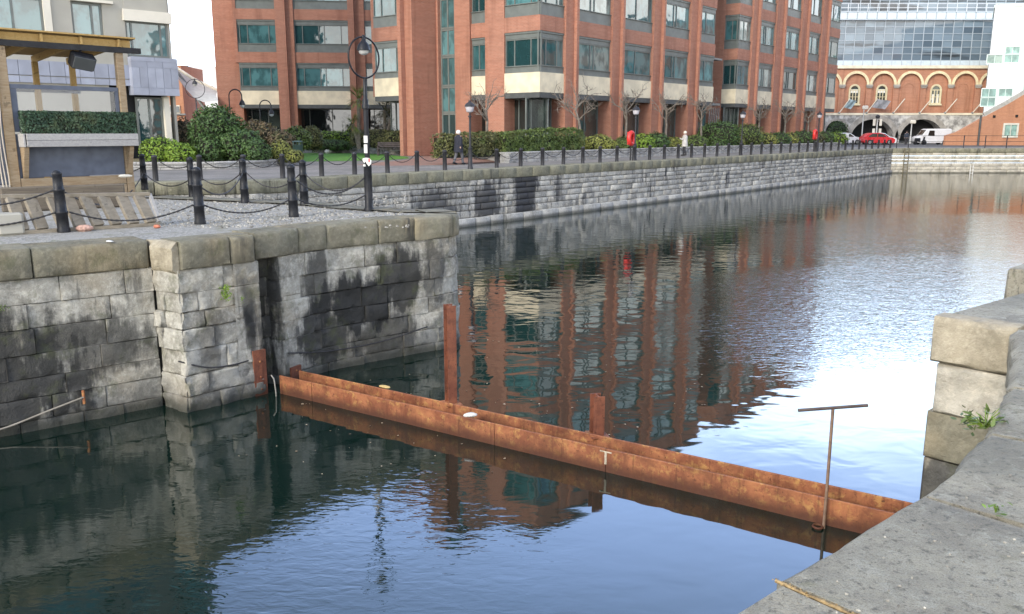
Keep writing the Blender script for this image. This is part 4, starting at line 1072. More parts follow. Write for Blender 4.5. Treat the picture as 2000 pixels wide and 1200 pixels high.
while a0 < ha(240):
    for z0, z1, wq in ((hz(140, 165), hz(140, 152), 1), (hz(140, 151), hz(140, 122), 1)):
        FH.box(mb, a0 + .01, a0 + .69, .01, .1, z0 + .01, z1 - .01)
    a0 += .7
mb.build('zinc_cladding', M['zinc'], hot, True)
mb = MB(); FH.box(mb, -30, -.3, -14, -.52, 0, HT - .02); mb.build('core', M['dark'], hot, True)
mb = MB(); FH.box(mb, -30.2, .2, -14.3, .3, HT + .003, HT + .4); mb.build('roof', M['roof'], hot, True)
# small buildings seen through the gap
def px_box(mb, u0, u1, v0, v1, d, thick=6.0, mi=0):
    x0, x1 = (u0 - 1000) / FPX * d, (u1 - 1000) / FPX * d; y = d / CP
    z1, z0 = zat(v0, 0, y), zat(v1, 0, y)
    mb.box(((x0 + x1) / 2, y + thick / 2, (z0 + z1) / 2), (x1 - x0, thick, z1 - z0), mi=mi)
t = thing('brick_house', 'small orange brick house with grey bands seen between the beige building and the dome bush', 'house', ((340 - 1000) / FPX * 85, 85, 0))
mb = MB(); px_box(mb, 290, 363, 128, 302, 85); mb.build('wall', M['brick_light'], t, True)
for r_ in ((325, 355, 206, 222),):
    mb = MB(); px_box(mb, *r_, 84.9, .2); o = mb.build('window', M['stonewhite'], t, True)
    mb = MB(); px_box(mb, 329, 340, 208, 220, 84.85, .12); mb.build('pane', M['glass_dark'], o, True); mb = MB(); px_box(mb, 341.5, 353, 208, 220, 84.85, .1); mb.build('pane', M['glass_dark'], o, True)
mb = MB(); px_box(mb, 290, 363.5, 222, 225, 84.8, .3); mb.build('sill_band', M['trim'], t, True)
t = thing('white_house', 'distant white building with grey window bands behind the pale fabric canopy', 'building', ((395 - 1000) / FPX * 105, 105, 0))
mb = MB(); px_box(mb, 360, 470, 130, 300, 105); mb.build('wall', simple('white_render', (.8, .8, .78), .8, .04), t, True)
mb = MB(); px_box(mb, 354, 377, 128, 146, 104.6, .3); px_box(mb, 360, 420, 168, 192, 104.7, .25); px_box(mb, 364, 380, 198, 210, 104.6, .3); mb.build('window', M['glass_dark'], t, True)
t = thing('fabric_canopy', 'pale grey tensile fabric canopy on a slanting mast between the buildings', 'canopy', ((390 - 1000) / FPX * 80, 80, 0))
def PX(u, v, d): y = d / CP; return Vector(((u - 1000) / FPX * d, y, zat(v, 0, y)))
top = [PX(u, v, 80) for u, v in ((345, 127), (362, 140), (385, 156), (405, 166), (430, 178))]
bot = [PX(u, v, 77) for u, v in ((350, 141), (366, 170), (384, 192), (402, 200), (430, 197))]
mb = MB(); vs = []
for a_, b_ in zip(top, bot):
    for q in range(5):
        p_ = a_.lerp(b_, q / 4); vs.append((p_.x, p_.y - .5 * sin(pi * q / 4), p_.z))
vs2 = [(x, y + .06, z) for x, y, z in vs]; fs = [(i * 5 + q, i * 5 + q + 1, i * 5 + q + 6, i * 5 + q + 5) for i in range(4) for q in range(4)]
mb.add(vs, fs, True); mb.add(vs2, [f[::-1] for f in fs], True); mb.build('membrane', simple('pale_canopy_fabric', (.5, .5, .48), .8, .08), t, True, auto=False)
mb = MB(); mb.tube([PX(347, 128, 78.5), PX(404, 214, 78)], .13); mb.tube([PX(404, 214, 78), PX(404, 300, 78)], .12); mb.build('mast', M['trim'], t, True)
mb = MB(); mb.tube([PX(345, 126, 79.9), PX(385, 154, 79.9), PX(430, 177, 79.9)], .14, 6); mb.build('edge_trim', M['stonewhite'], t, True)
KF[0] = .98
# ------------------------------------------------------------------ chained bollards on the peninsula
def bollard_mesh(h, r, mat):
    mb = MB()
    mb.lathe([(r * 1.12, 0), (r * 1.12, .05), (r * 1.02, .07), (r, .3 * h), (r * 1.1, .31 * h), (r * 1.1, .34 * h), (r * .97, .35 * h), (r * .88, .66 * h), (r * .98, .67 * h), (r * .98, .7 * h), (r * .86, .71 * h), (r * .8, .92 * h), (r * .88, .93 * h), (r * .86, .96 * h), (r * .6, .99 * h), (r * .2, 1.005 * h)], n=14)
    return mb.build('bollard', mat)
NB = [('A', 125, 457, 'tapered black bollard standing in front of the old wooden crate frame'), ('B', 391, 441, 'tapered black bollard at the gravel edge right of the fallen wooden frame'),
      ('C', 574, 427, 'tapered black bollard standing nearest the lamp post on the coping side'), ('D', 595, 405, 'tapered black bollard on the rear row nearest the green lawn bin'),
      ('E', 479, 400, 'tapered black bollard on the rear row below the dome bush'), ('F', 377, 390, 'dull black bollard half hidden behind the one at the gravel edge'), ('G', 283, 374, 'black bollard at the right corner of the timber shelter')]
bp = {}; bh = {}
first = None
for k, u, v, lab in NB:
    x, y = P(u, v - 3, LQ)
    o = bollard_mesh(.98, .088, M['iron']) if first is None else first.copy()
    if first is None: first = o
    else: COL.objects.link(o)
    o.location = (x, y, LQ); o.rotation_euler = (radians(rr.uniform(-1.2, 1.2)), radians(rr.uniform(-1.2, 1.2)), rr.random() * 6)
    tag(o, lab, 'bollard', 'chained bollards on the peninsula', 'thing'); bp[k] = Vector((x, y, LQ))
LPOS = Vector((*P(721, 413, LQ), LQ)); bp['L'] = LPOS; bp['O'] = bp['A'] + (bp['A'] - bp['B']) * 1.0
bp['H'] = bp['G'] + Vector((-2.2, 1.5, 0))
def chain(p0, p1, sag, label, group, r=.014, mat=None, n=26):
    d = (p1 - p0); L = d.length; dn = d / L; p0 = p0 + dn * .1; p1 = p1 - dn * .1
    m_ = max(n, int(L / .045)); pts = []; rs = []
    for i in range(m_ + 1):
        q = i / m_; p_ = p0.lerp(p1, q); p_.z -= sag * 4 * q * (1 - q); pts.append(p_); rs.append(r * (1.25 if i % 2 else .75))
    mb = MB(); mb.tube([p_ - p0 for p_ in pts], rs, 5)
    o = mb.build('chain', mat or M['chain']); o.location = p0
    return tag(o, label, 'chain', group, 'thing')
def up(k, z): return bp[k] + Vector((0, 0, z))
CG = 'chains between the peninsula bollards'
for a, b, za_, zb2, sg, lab in (('O', 'A', .67, .67, .2, 'upper chain running out of the picture left of the first black bollard'), ('O', 'A', .32, .32, .16, 'lower chain passing in front of the fallen wooden frame at the left edge'),
    ('A', 'G', .67, .45, .5, 'long chain from the leftmost bollard sagging across the shelter base boards'), ('A', 'B', .32, .34, .2, 'low chain sagging in front of the wooden frame toward the gravel edge bollard'),
    ('B', 'C', .32, .32, .18, 'low chain over the gravel between the two middle front bollards'), ('B', 'E', .67, .67, .3, 'upper chain from gravel edge bollard back to the rear row'),
    ('C', 'L', .67, .67, .28, 'upper chain sagging from front bollard to the stickered lamp post'), ('C', 'L', .32, .32, .16, 'lower chain between the front bollard and the stickered lamp post'),
    ('D', 'L', .67, .67, .3, 'chain from the rear row bollard to the lamp post'), ('G', 'F', .45, .45, .25, 'chain between the shelter corner bollard and the half hidden one'),
    ('F', 'E', .67, .67, .3, 'chain on the rear row under the dome bush'), ('E', 'D', .67, .67, .3, 'chain on the rear row left of the lamp post'), ('H', 'G', .6, .6, .2, 'chain disappearing behind the timber shelter corner')):
    chain(up(a, za_), up(b, zb2), sg, lab, CG)
# ------------------------------------------------------------------ lamp posts with a ring head
def ring_lamp(loc, h, rr_, rz, label, thick=1.0, stickers=False, mat=None):
    mat = mat or M['iron']
    t = thing('street_lamp', label, 'street lamp', loc, rz)
    mb = MB()
    mb.lathe([(.15 * thick, 0), (.15 * thick, .06), (.125 * thick, .08), (.12 * thick, .95), (.13 * thick, .96), (.13 * thick, 1.0), (.075 * thick, 1.02)], n=16)
    mb.build('base', mat, t)
    mb = MB(); ht = h - 2 * rr_
    mb.lathe([(.08 * thick, 1.0), (.076 * thick, ht * .77), (.11 * thick, ht * .775), (.11 * thick, ht * .8), (.09 * thick, ht * .81), (.09 * thick, ht * .84), (.06 * thick, ht * .85), (.05 * thick, ht - .01)], n=14)
    mb.build('shaft', mat, t)
    mb = MB(); mb.tube([(rr_ * cos(q * 2 * pi / 40), 0, h - rr_ + rr_ * sin(q * 2 * pi / 40)) for q in range(40)], .021 * (thick * .5 + .5), 8, True); mb.build('ring', mat, t)
    mb = MB(); z = h - .03
    mb.lathe([(.02, z + .07), (.035, z + .04), (.035, z - .03), (.06, z - .06), (.11, z - .12), (.13, z - .2), (.135, z - .22)][::-1], n=16); mb.build('lamp_shade', mat, t)
    mb = MB(); mb.lathe([(.1, z - .225), (.09, z - .27), (.05, z - .3), (.01, z - .31)][::-1], n=14); mb.build('lamp_glass', simple('frosted_lamp_glass', (.5, .5, .48), .3, .05), t)
    return t
lt = ring_lamp((LPOS.x, LPOS.y, LQ), 3.38, .385, radians(50), 'black lamp post with a ring head and white stickers on the peninsula edge', .66)
mb = MB()
for z0, z1, a0, a1, r_ in ((1.36, 1.5, 3.2, 5.2, .058), (1.16, 1.33, 3.3, 5.0, .0585), (.9, .94, 3.6, 4.4, .088)):
    n = 8
    vs = [(r_ * cos(a0 + (a1 - a0) * i / n) * s_, r_ * sin(a0 + (a1 - a0) * i / n) * s_, z) for s_ in (1.0, 1.03) for z in (z0, z1) for i in range(n + 1)]
    k = n + 1; fs = []
    for i in range(n): fs += [(2 * k + i, 2 * k + i + 1, 3 * k + i + 1, 3 * k + i), (i, k + i, k + i + 1, i + 1)]
    mb.add(vs, fs)
so_ = mb.build('sticker', M['white'], lt); so_.rotation_euler = (0, 0, -radians(50))
def text_part(txt, size, loc, rot, mat, parent, name='lettering'):
    cu = bpy.data.curves.new(name, 'FONT'); cu.body = txt; cu.size = size; cu.extrude = .001; cu.align_x = 'CENTER'; cu.align_y = 'CENTER'
    tmp = bpy.data.objects.new('tmp', cu); COL.objects.link(tmp); bpy.context.view_layer.update()
    me = bpy.data.meshes.new_from_object(tmp.evaluated_get(bpy.context.evaluated_depsgraph_get())); bpy.data.objects.remove(tmp)
    me.materials.clear(); me.materials.append(mat)
    o = bpy.data.objects.new(name, me); COL.objects.link(o); o.parent = parent; o.location = loc; o.rotation_euler = rot
    return o
# a torn round white notice with a red mark tied to the post
mb = MB(); mb.tube([(-.02, -.135, 1.13), (-.02, -.14, 1.13)], .005)
mb = MB(); rt = Vector((cos(-radians(50)), sin(-radians(50)), 0)); fw_ = Vector((-rt.y, rt.x, 0)); fr_ = -Vector((fw_.x, fw_.y, 0))
pts = [(-.1, .07), (-.02, .09), (.07, .08), (.12, .02), (.11, -.06), (.05, -.12), (.0, -.06), (-.03, .0), (-.06, -.05), (-.1, .02)]
mb.add([fr_ * .09 + rt * x * .8 + Vector((0, 0, 1.0 + z * .8)) for x, z in pts] + [fr_ * .094 + rt * x * .8 + Vector((0, 0, 1.0 + z * .8)) for x, z in pts], [tuple(range(9, -1, -1)), tuple(range(10, 20))] + [(i, (i + 1) % 10, 10 + (i + 1) % 10, 10 + i) for i in range(10)])
mb.build('notice', M['white'], lt)
mb = MB(); mb.box(fr_ * .097 + Vector((0, 0, 1.02)) + rt * .05, (.025, .004, .07), (rt, fw_, Vector((0, 0, 1)))); mb.build('red_mark', simple('red_print', (.5, .03, .03), .7, .1), lt)
x, y = P(392, 321, -.03); ring_lamp((x, y, -.03), 4.3, .47, radians(10), 'slim ring headed lamp post in front of the dome bush', .62, mat=M['iron_far'])
# crook lamps in the garden, lantern lamps along the promenade
def crook_lamp(u, vtop, vlamp, d, label, flip=1):
    y = d / CP; x = (u - 1000) / FPX * d; z1 = zat(vtop, 0, y); t = thing('street_lamp', label, 'street lamp', (x, y, 0))
    mb = MB(); r_ = .42
    mb.tube([(-r_ * flip, 0, 0), (-r_ * flip, 0, z1 - r_)] + [(-r_ * flip * cos(q * pi / 10), 0, z1 - r_ + r_ * sin(q * pi / 10)) for q in range(1, 11)] + [(r_ * flip, 0, z1 - r_ - .15)], .04, 8); mb.build('shaft', M['iron_far'], t)
    zl = z1 - r_ - .15; mb = MB(); mb.lathe([(.2, zl - .42), (.21, zl - .38), (.14, zl - .2), (.06, zl - .1), (.04, zl + .02)], (r_ * flip, 0, 0), 12); mb.build('lamp_shade', M['iron_far'], t)
    mb = MB(); mb.lathe([(.05, zl - .6), (.15, zl - .52), (.17, zl - .43)], (r_ * flip, 0, 0), 12); mb.build('lamp_glass', simple('clear_lamp_glass', (.5, .55, .58), .2, .05), t)
crook_lamp(464, 175, 235, 56, 'crook headed garden lamp at the left corner of the brick wing')
crook_lamp(521, 196, 225, 62, 'smaller crook headed lamp before the brick wing window, right of the corner lamp')
def lantern_lamp(u, vtop, t_, label):
    s_ = s_at(u, t_); x, y = ST(s_, t_); h = zat(vtop, 0, y) ; t = thing('street_lamp', label, 'street lamp', (x, y, 0))
    mb = MB(); mb.lathe([(.12, -.03), (.12, .1), (.1, .12), (.09, .9), (.1, .92), (.05, .96), (.045, h - .75), (.08, h - .73), (.08, h - .68), (.04, h - .66), (.04, h - .55)], n=12); mb.build('shaft', M['iron_far'], t)
    mb = MB(); mb.lathe([(.06, h - .54), (.15, h - .5), (.2, h - .3), (.19, h - .28)], n=12); mb.build('lamp_glass', simple('hazy_lantern_glass', (.42, .4, .42), .25, .05), t)
    mb = MB(); mb.lathe([(.24, h - .275), (.2, h - .18), (.1, h - .1), (.06, h - .08), (.06, h - .02), (.02, h)], n=12); mb.build('lamp_cap', M['iron_far'], t)
lantern_lamp(918, 196, .8, 'tall black lantern lamp post beside the person in the dark coat')
lantern_lamp(1241, 206, 1.0, 'black lantern lamp post behind the nearer red lifebuoy case')
lantern_lamp(1449, 216, 1.0, 'black lantern lamp post in front of the farther brick block, between two round shrubs')
lantern_lamp(1598, 218, 1.0, 'black lantern lamp post behind the farther red lifebuoy case')
# ------------------------------------------------------------------ posts and chains along the far quay
fb = None; prev = None
farU = [297, 385, 472, 548, 625, 690, 755, 813, 868, 918, 970, 1017, 1060, 1101, 1139, 1173, 1206, 1239, 1270, 1299, 1326, 1352, 1377.5, 1402, 1424.5, 1447.5, 1469, 1489, 1508, 1527, 1545.5, 1562.5, 1579, 1595, 1610, 1625, 1639.5, 1653, 1667, 1680, 1692.5, 1705, 1717.5, 1729, 1740.5]
oW_ = FW.at(FW.c[1] - 20, -.8); dWd = (Vector(FW.at(FW.c[1] - .1, -.8)) - Vector(oW_)).normalized()
for i, u in enumerate(farU):
    if u < 530:
        k = line_at(u, oW_, (dWd.x, dWd.y)); x, y = oW_[0] + dWd.x * k, oW_[1] + dWd.y * k
    else: x, y = ST(s_at(u, .8), .8)
    cur = Vector((x, y, -.03))
    if u != 918:
        if fb is None:
            mb = MB(); mb.lathe([(.1, 0), (.1, .03), (.095, .05), (.088, .8), (.1, .81), (.1, .86), (.075, .88), (.03, .9)], n=10); fb = mb.build('quay_post', M['iron_far']); o = fb
        else: o = fb.copy(); COL.objects.link(o)
        o.location = cur; o.rotation_euler = (radians(rr.uniform(-.8, .8)), radians(rr.uniform(-.8, .8)), 0)
        lab = 'plain black post in the far quay row seen behind the peninsula bollards' if u < 600 else 'plain black post in the far quay row between lawn and walking person' if u < 900 else 'plain black post in far quay row between tall lantern lamp and nearer lifebuoy' if u < 1239 else 'plain black post in far quay row between nearer lifebuoy and round shrubs' if u < 1440 else 'plain black post in far quay row between round shrubs and farther lifebuoy' if u < 1590 else 'plain black post at the far end of the quay row past both lifebuoys'
        tag(o, lab, 'post', 'posts along the far quay', 'thing')
    if prev is not None and (cur - prev).length < 5:
        lab = 'thin chain slung between black far quay posts left of the walking person' if u < 900 else 'thin chain slung between black far quay posts in the middle of the row' if u < 1300 else 'thin chain slung between the distant black posts near the end of the quay'
        chain(prev + Vector((0, 0, .74)), cur + Vector((0, 0, .74)), .3, lab, 'chains along the far quay', .016, M['chain'], 14)
    prev = cur
# ------------------------------------------------------------------ flood gate beams across the channel
A_ = Vector((-3.62, 12.88)); B_ = Vector((4.05, 7.86)); dB_ = (B_ - A_).normalized(); nB_ = Vector((dB_.y, -dB_.x)); LB_ = (B_ - A_).length
def beamface(off): o = A_ - nB_ * off; return Face((o.x, o.y), (dB_.x, dB_.y))
def channel_beam(off, lab, ztop, a0, a1, flange=True, joint=None):
    F = beamface(off); t = thing('steel_beam', lab, 'beam', F.p((a0 + a1) / 2, 0, WATER))
    cuts = [a0] + (joint or []) + [a1]
    for x0, x1 in zip(cuts[:-1], cuts[1:]):
        mb = MB()
        prof = [(0, WATER - .35), (0, ztop - .008), (-.006, ztop), (-.022, ztop), (-.026, ztop - .006), (-.026, WATER - .35)]
        n_ = 26; vs = []; wv = rr.uniform(0, 9)
        for i in range(n_ + 1):
            a = x0 + .004 + (x1 - x0 - .008) * i / n_; w_ = .008 * noise.noise((a * 1.1 + wv, off, 0))
            vs += [F.p(a, o_ + w_, z + .4 * w_) for o_, z in prof]
        k = len(prof); fs = [(i * k + j, (i + 1) * k + j, (i + 1) * k + (j + 1) % k, i * k + (j + 1) % k) for i in range(n_) for j in range(k)] + [tuple(range(k - 1, -1, -1)), tuple(n_ * k + j for j in range(k))]
        mb.add(vs, [f[::-1] for f in fs]); mb.build('channel', M['rust'], t, True)
    return t, F
ZB = WATER + .3
bt, FB0 = channel_beam(0, 'nearer long rusty steel beam lying across the channel just above the water', ZB, -.1, LB_ + .3, True, [.62, 4.05, 5.7])
bt2, FB1 = channel_beam(.36, 'farther long rusty steel beam lying behind the near one across the channel', ZB + .0, -.05, LB_ + .5, True, [3.4])
mb = MB()
for a in (1.1, 3.0, 5.2, 7.0): FB0.box(mb, a, a + .1, -.35, -.03, WATER - .1, ZB - .16)
mb.build('cross_bar', M['rust_red'], bt, True)
mb = MB()
FB0.box(mb, 5.685, 5.715, .003, .007, ZB - .2, ZB - .035); FB0.box(mb, 5.62, 5.78, .002, .006, ZB - .045, ZB - .03); mb.build('lime_stain', simple('lime_streak', (.42, .36, .27), .9, .3, 20), bt, True)
def i_post(u, vtop, w_, lab, off=.5):
    F = beamface(off); a = line_at(u, F.o, F.u); p_ = F.p(a, 0, 0); zt = zat(vtop, p_.x, p_.y); t = thing('steel_post', lab, 'steel post', (p_.x, p_.y, WATER))
    mb = MB(); tl = F.ax
    ztop = zt - WATER
    yv = Vector((0, 1, 0)); view = Vector((p_.x, p_.y, 0)).normalized(); side = Vector((view.y, -view.x, 0))
    ax_ = (side * .94 + view * .34).normalized(); ay_ = Vector((-ax_.y, ax_.x, 0)); axs = (ax_, ay_, Vector((0, 0, 1)))
    zc2 = (ztop - .6) / 2
    mb.box(-ay_ * .075 + Vector((0, 0, zc2)), (w_, .014, ztop + .6), axs); mb.box(ay_ * .075 + Vector((0, 0, zc2)), (w_, .014, ztop + .6), axs); mb.box(Vector((0, 0, zc2)), (.012, .136, ztop + .6), axs)
    mb.build('flanges', M['rust_red'], t)
    mb = MB(); mb.box(-ay_ * .02 + Vector((0, 0, .26)), (w_ + .1, .3, .012), axs); mb.build('foot_plate', M['rust'], t)
i_post(873, 596, .13, 'tall rusty steel post rising behind the beams')
i_post(1178, 772, .145, 'short rusty steel post stub behind the middle of the beams')
# plates bolted to the masonry at the left end
t = thing('steel_plate', 'flat red rusty plate standing in the wall slot left of the beams', 'plate', (-3.93, 12.92, WATER))
mb = MB(); Fp = Face((-4.0, 12.84), (.68, .733)); Fp.box(mb, -.08, .14, -.02, .012, WATER - .3, zat(683, -3.9, 12.9)); mb.build('plate', M['rust_red'], t, True)
mb = MB()
for q in (.1, .3, .55): mb.lathe([(.018, 0), (.018, .012), (.008, .02)], Fp.p(.03, .012, WATER + q), 8, rot=Vector((0, 0, 1)).rotation_difference(Vector((Fp.n[0], Fp.n[1], 0))).to_matrix())
mb.build('bolt', M['rust'], t, True)
t = thing('steel_plate', 'short reddish plate fixed to the curved wall behind the farther beam', 'plate', (-3.6, 13.4, WATER))
mb = MB(); Fp2 = Face((-3.68, 13.42), (.42, .9)); Fp2.box(mb, .05, .3, -.02, .02, WATER - .3, WATER + .27); mb.build('plate', M['rust_red'], t, True)
mb = MB(); mb.lathe([(.018, 0), (.018, .012), (.008, .02)], Fp2.p(.17, .02, WATER + .2), 8, rot=Vector((0, 0, 1)).rotation_difference(Vector((Fp2.n[0], Fp2.n[1], 0))).to_matrix()); mb.build('bolt', M['rust'], t, True)
mb = MB(); mb.tube([(-3.72, 12.78, WATER - .3), (-3.73, 12.79, WATER + .1), (-3.75, 12.8, WATER + .28), (-3.8, 12.84, WATER + .33)], .011, 8)
tag(mb.build('conduit', simple('grey_conduit', (.25, .24, .21), .6, .15)), 'thin grey conduit dipping into the water at the left end of the beams', 'conduit', None, 'thing')
# T handled valve key
x, y = P(1608, 1032, WATER); zt = zat(797, x, y)
t = thing('valve_key', 'tall thin T handled iron key standing in the water before the beam', 'valve key', (x, y, WATER))
mb = MB(); mb.tube([(0, 0, -.5), (.004, 0, .4), (0, 0, zt - WATER)], .017, 8); mb.build('rod', simple('brown_worn_iron', (.2, .13, .09), .55, .3, 8), t)
mb = MB(); h_ = zt - WATER; mb.tube([(-.36, -.02, h_ - .02), (.36, .02, h_ + .02)], .018, 8); mb.build('handle', simple('dark_brown_iron', (.1, .075, .065), .55, .3, 8), t)
mb = MB(); mb.tube([(-.06 + .05 * cos(q * pi / 8), .05 * sin(q * pi / 8), .02) for q in range(16)], .012, 6, True); mb.build('eye_ring', M['rust'], t)
# ladders and rope on the walls
def ladder(u, z0, z1, w_, mat, lab, yoff=.09):
    k = line_at(u, FC, (1, .0225)); x, y = FC[0] + k, FC[1] + k * .0225 - yoff - .1
    t = thing('ladder', lab, 'ladder', (x, y, WATER))
    for sx in (-1, 1):
        mb = MB(); mb.box((sx * w_ / 2, 0, (z0 + z1) / 2 - WATER), (.07, .07, z1 - z0)); mb.build('rail', mat, t)
    z = z0 + .2
    while z < z1: mb = MB(); mb.tube([(-w_ / 2, 0, z - WATER), (w_ / 2, 0, z - WATER)], .03, 6); mb.build('rung', mat, t); z += .3
ladder(1772.5, WATER - .2, .05, .42, simple('mossy_iron', (.16, .14, .09), .8, .3), 'mossy iron ladder on the quay wall near the far corner')
ladder(1903, WATER - .2, WATER + .85, .28, M['white'], 'short pale ladder at the waterline of the cream end wall')
def rope(pts, r, mat, lab, name='rope'):
    mb = MB(); P_ = [Vector(q) for q in pts]; out = []
    for i in range(len(P_) - 1):
        p0, p1, p2, p3 = P_[max(i - 1, 0)], P_[i], P_[i + 1], P_[min(i + 2, len(P_) - 1)]
        for q in range(8):
            s_ = q / 8; out.append(.5 * ((2 * p1) + (-p0 + p2) * s_ + (2 * p0 - 5 * p1 + 4 * p2 - p3) * s_ * s_ + (-p0 + 3 * p1 - 3 * p2 + p3) * s_ ** 3))
    out.append(P_[-1]); mb.tube([q - P_[0] for q in out], r, 6); o = mb.build(name, mat); o.location = P_[0]
    return tag(o, lab, name, None, 'thing')
def onwall(u, v, off=.06):            # point on the near wall path seen at (u, v)
    best = None
    for i in range(900):
        a = LW.L * i / 900; x, y = LW.at(a, off); uu = proj(x, y, -1.4)[0]
        if best is None or abs(uu - u) < best[0]: best = (abs(uu - u), x, y)
    return (best[1], best[2], zat(v, best[1], best[2]))
rope([onwall(-60, 850), onwall(0, 834), onwall(80, 804), onwall(155, 776)], .013, simple('pale_rope', (.3, .27, .22), .9, .2), 'pale rope slanting up the dark stained wall on the left')
mb = MB(); x, y, z = onwall(153, 776, .05); mb.bar((x, y, z - .1), (x, y, z + .1), .03); tag(mb.build('mooring_hook', M['rust']), 'small iron hook holding the pale rope on the left wall', 'hook', None, 'thing')
rope([onwall(345, 706, .06), onwall(400, 718, .07), onwall(455, 712, .06), onwall(512, 694, .05)], .012, M['chain'], 'thin dark cable sagging across the face of the square pilaster', 'cable')
rope([onwall(560, 690, .06), onwall(640, 686, .06), onwall(740, 668, .07), onwall(830, 640, .06), onwall(880, 622, .06)], .012, M['chain'], 'thin dark cable running along the curved wall above the beams', 'cable')
# railing on the end quay
t = thing('railing', 'thin dark railing along the end quay in front of the brick ramp wall', 'railing', (FC[0] + 10, FC[1] + .8, 0))
k0 = lambda u: line_at(u, (FC[0], FC[1] + .8), (1, .0225))
us = [1753, 1776, 1884, 1926, 1968, 2012, 2060]
for u in us:
    x, y = FC[0] + k0(u), FC[1] + .8 + k0(u) * .0225
    mb = MB(); mb.box((x, y, .62), (.07, .07, 1.3)); mb.build('post', M['iron_far'], t, True)
for z in (.65, 1.22):
    x0, x1 = FC[0] + k0(1753), FC[0] + k0(2060)
    mb = MB(); mb.bar((x0, FC[1] + .8 + k0(1753) * .0225, z), (x1, FC[1] + .8 + k0(2060) * .0225, z), .04); mb.build('rail', M['iron_far'], t, True)
# ------------------------------------------------------------------ debris by the cabin
t = thing('wooden_frame', 'old grey slatted wooden frame lying on its edge in front of the shelter', 'wooden frame', (*P(170, 450, LQ), LQ))
p0 = Vector((*P(22, 459, LQ), LQ + .03)); p1 = Vector((*P(312, 441, LQ), LQ + .03)); dx_ = (p1 - p0).normalized(); bk = Vector((-dx_.y, dx_.x, 0))
def frame_h(u, v, p): return zat(v, p.x, p.y)
up0 = p0 + bk * .25 + Vector((0, 0, .56)); up1 = p1 + bk * .25 - dx_ * .06 + Vector((0, 0, .5))
mb = MB(); mb.bar(p0, p1, .1, .055); mb.build('bottom_rail', M['pallet'], t, True)
mb = MB(); mb.bar(up0 - dx_ * .05, up1, .09, .055); mb.build('top_rail', M['pallet'], t, True)
for i in range(8):
    q = (i + .6) / 8.1
    a = p0.lerp(p1, q) + Vector((0, 0, .03)); b = up0.lerp(up1, q - .035 + rr.uniform(-.01, .01)) - Vector((0, 0, .03))
    mb = MB(); d_ = (b - a).normalized(); wx = (dx_ * .93 + bk * .37).normalized(); wx = (wx - d_ * wx.dot(d_)).normalized()
    L_ = (b - a).length; mb.bevbox((a + b) / 2, (.19 if i != 2 else .09, .075, L_), .006, (wx, d_.cross(wx), d_)); mb.build('slat', M['pallet'], t, True)
mb = MB(); mb.bar(up1, p1 + Vector((0, 0, .04)), .05); mb.build('end_bar', M['timber_grey'], t, True)
for lab, u, v, sz, mat_ in (('broad grey board lying behind the slatted wooden frame', 130, 398, (2.3, .08, .5), M['board_dark']), ('pale square block of stone lying at the left foot of the slatted frame', 22, 446, (.36, .3, .34), M['stonebeige'])):
    x, y = P(u, v + 12, LQ); mb = MB(); mb.bevbox((0, 0, sz[2] / 2), sz, .03, (Vector((dx_.x, dx_.y, 0)), Vector((-dx_.y, dx_.x, 0)), Vector((0, 0, 1)))); o = mb.build('board' if 'board' in lab else 'stone_block', mat_); o.location = (x, y, LQ); tag(o, lab, 'board' if 'board' in lab else 'stone', None, 'thing')
def rock(name, loc, s, mat, lab, cat, sq=(1, 1, .7)):
    mb = MB(); n = 8; vs = []; sd_ = rr.random() * 50
    prof = [(.0, -.9), (.7, -.75), (1, -.2), (.95, .3), (.6, .8), (.0, .95)]
    mb.lathe([(r_ * s + .001, z * s * sq[2]) for r_, z in prof], (0, 0, 0), 9, sq[0], sq[1])
    mb.v = [tuple(Vector(v_) * (1 + .28 * noise.noise(Vector(v_) / s * .9 + Vector((sd_, 0, 0))))) for v_ in mb.v]; mb.sm = [False] * len(mb.f)
    o = mb.build(name, mat); o.location = loc; o.rotation_euler = (0, 0, rr.random() * 6); return tag(o, lab, cat, None, 'thing')
rock('brick', (*P(167, 452, LQ), LQ + .05), .1, simple('pinkish_brick', (.4, .25, .2), .9, .3, 20), 'pinkish broken brick on the coping beside the leftmost bollard', 'brick', (1.3, .8, .6))
rock('brick', (*P(307, 446, LQ), LQ + .03), .06, simple('red_brick_bit', (.42, .15, .09), .9, .3, 20), 'small red brick bit at the right end of the slatted frame', 'brick', (1.3, .8, .6))
x, y = P(248, 376, LQ); rock('plank', (*P(248, 388, LQ), .6), .09, M['stonewhite'], 'cream offcut resting on top of the slatted frame by the shelter', 'offcut', (1.8, .5, .45))
rock('paper', (*P(214, 478, LQ), .115), .06, M['white'], 'white paper scrap on the coping edge by the yellow corner stone', 'litter', (1.4, .7, .15))
rock('plastic_bag', (*FB0.p(3.6, -.07, 0)[:2], ZB + .02), .075, M['white'], 'crumpled white plastic bag lying on the near rusty beam', 'bag', (1.3, .6, .45))
rock('leaf', (*FB1.p(1.75, -.05, 0)[:2], ZB + .02), .07, simple('dry_yellow_leaf', (.6, .42, .16), .8, .2), 'dry yellow leaf lying on the farther rusty beam', 'leaf', (1.6, .7, .2))
GS = MB(); rg = random.Random(3)
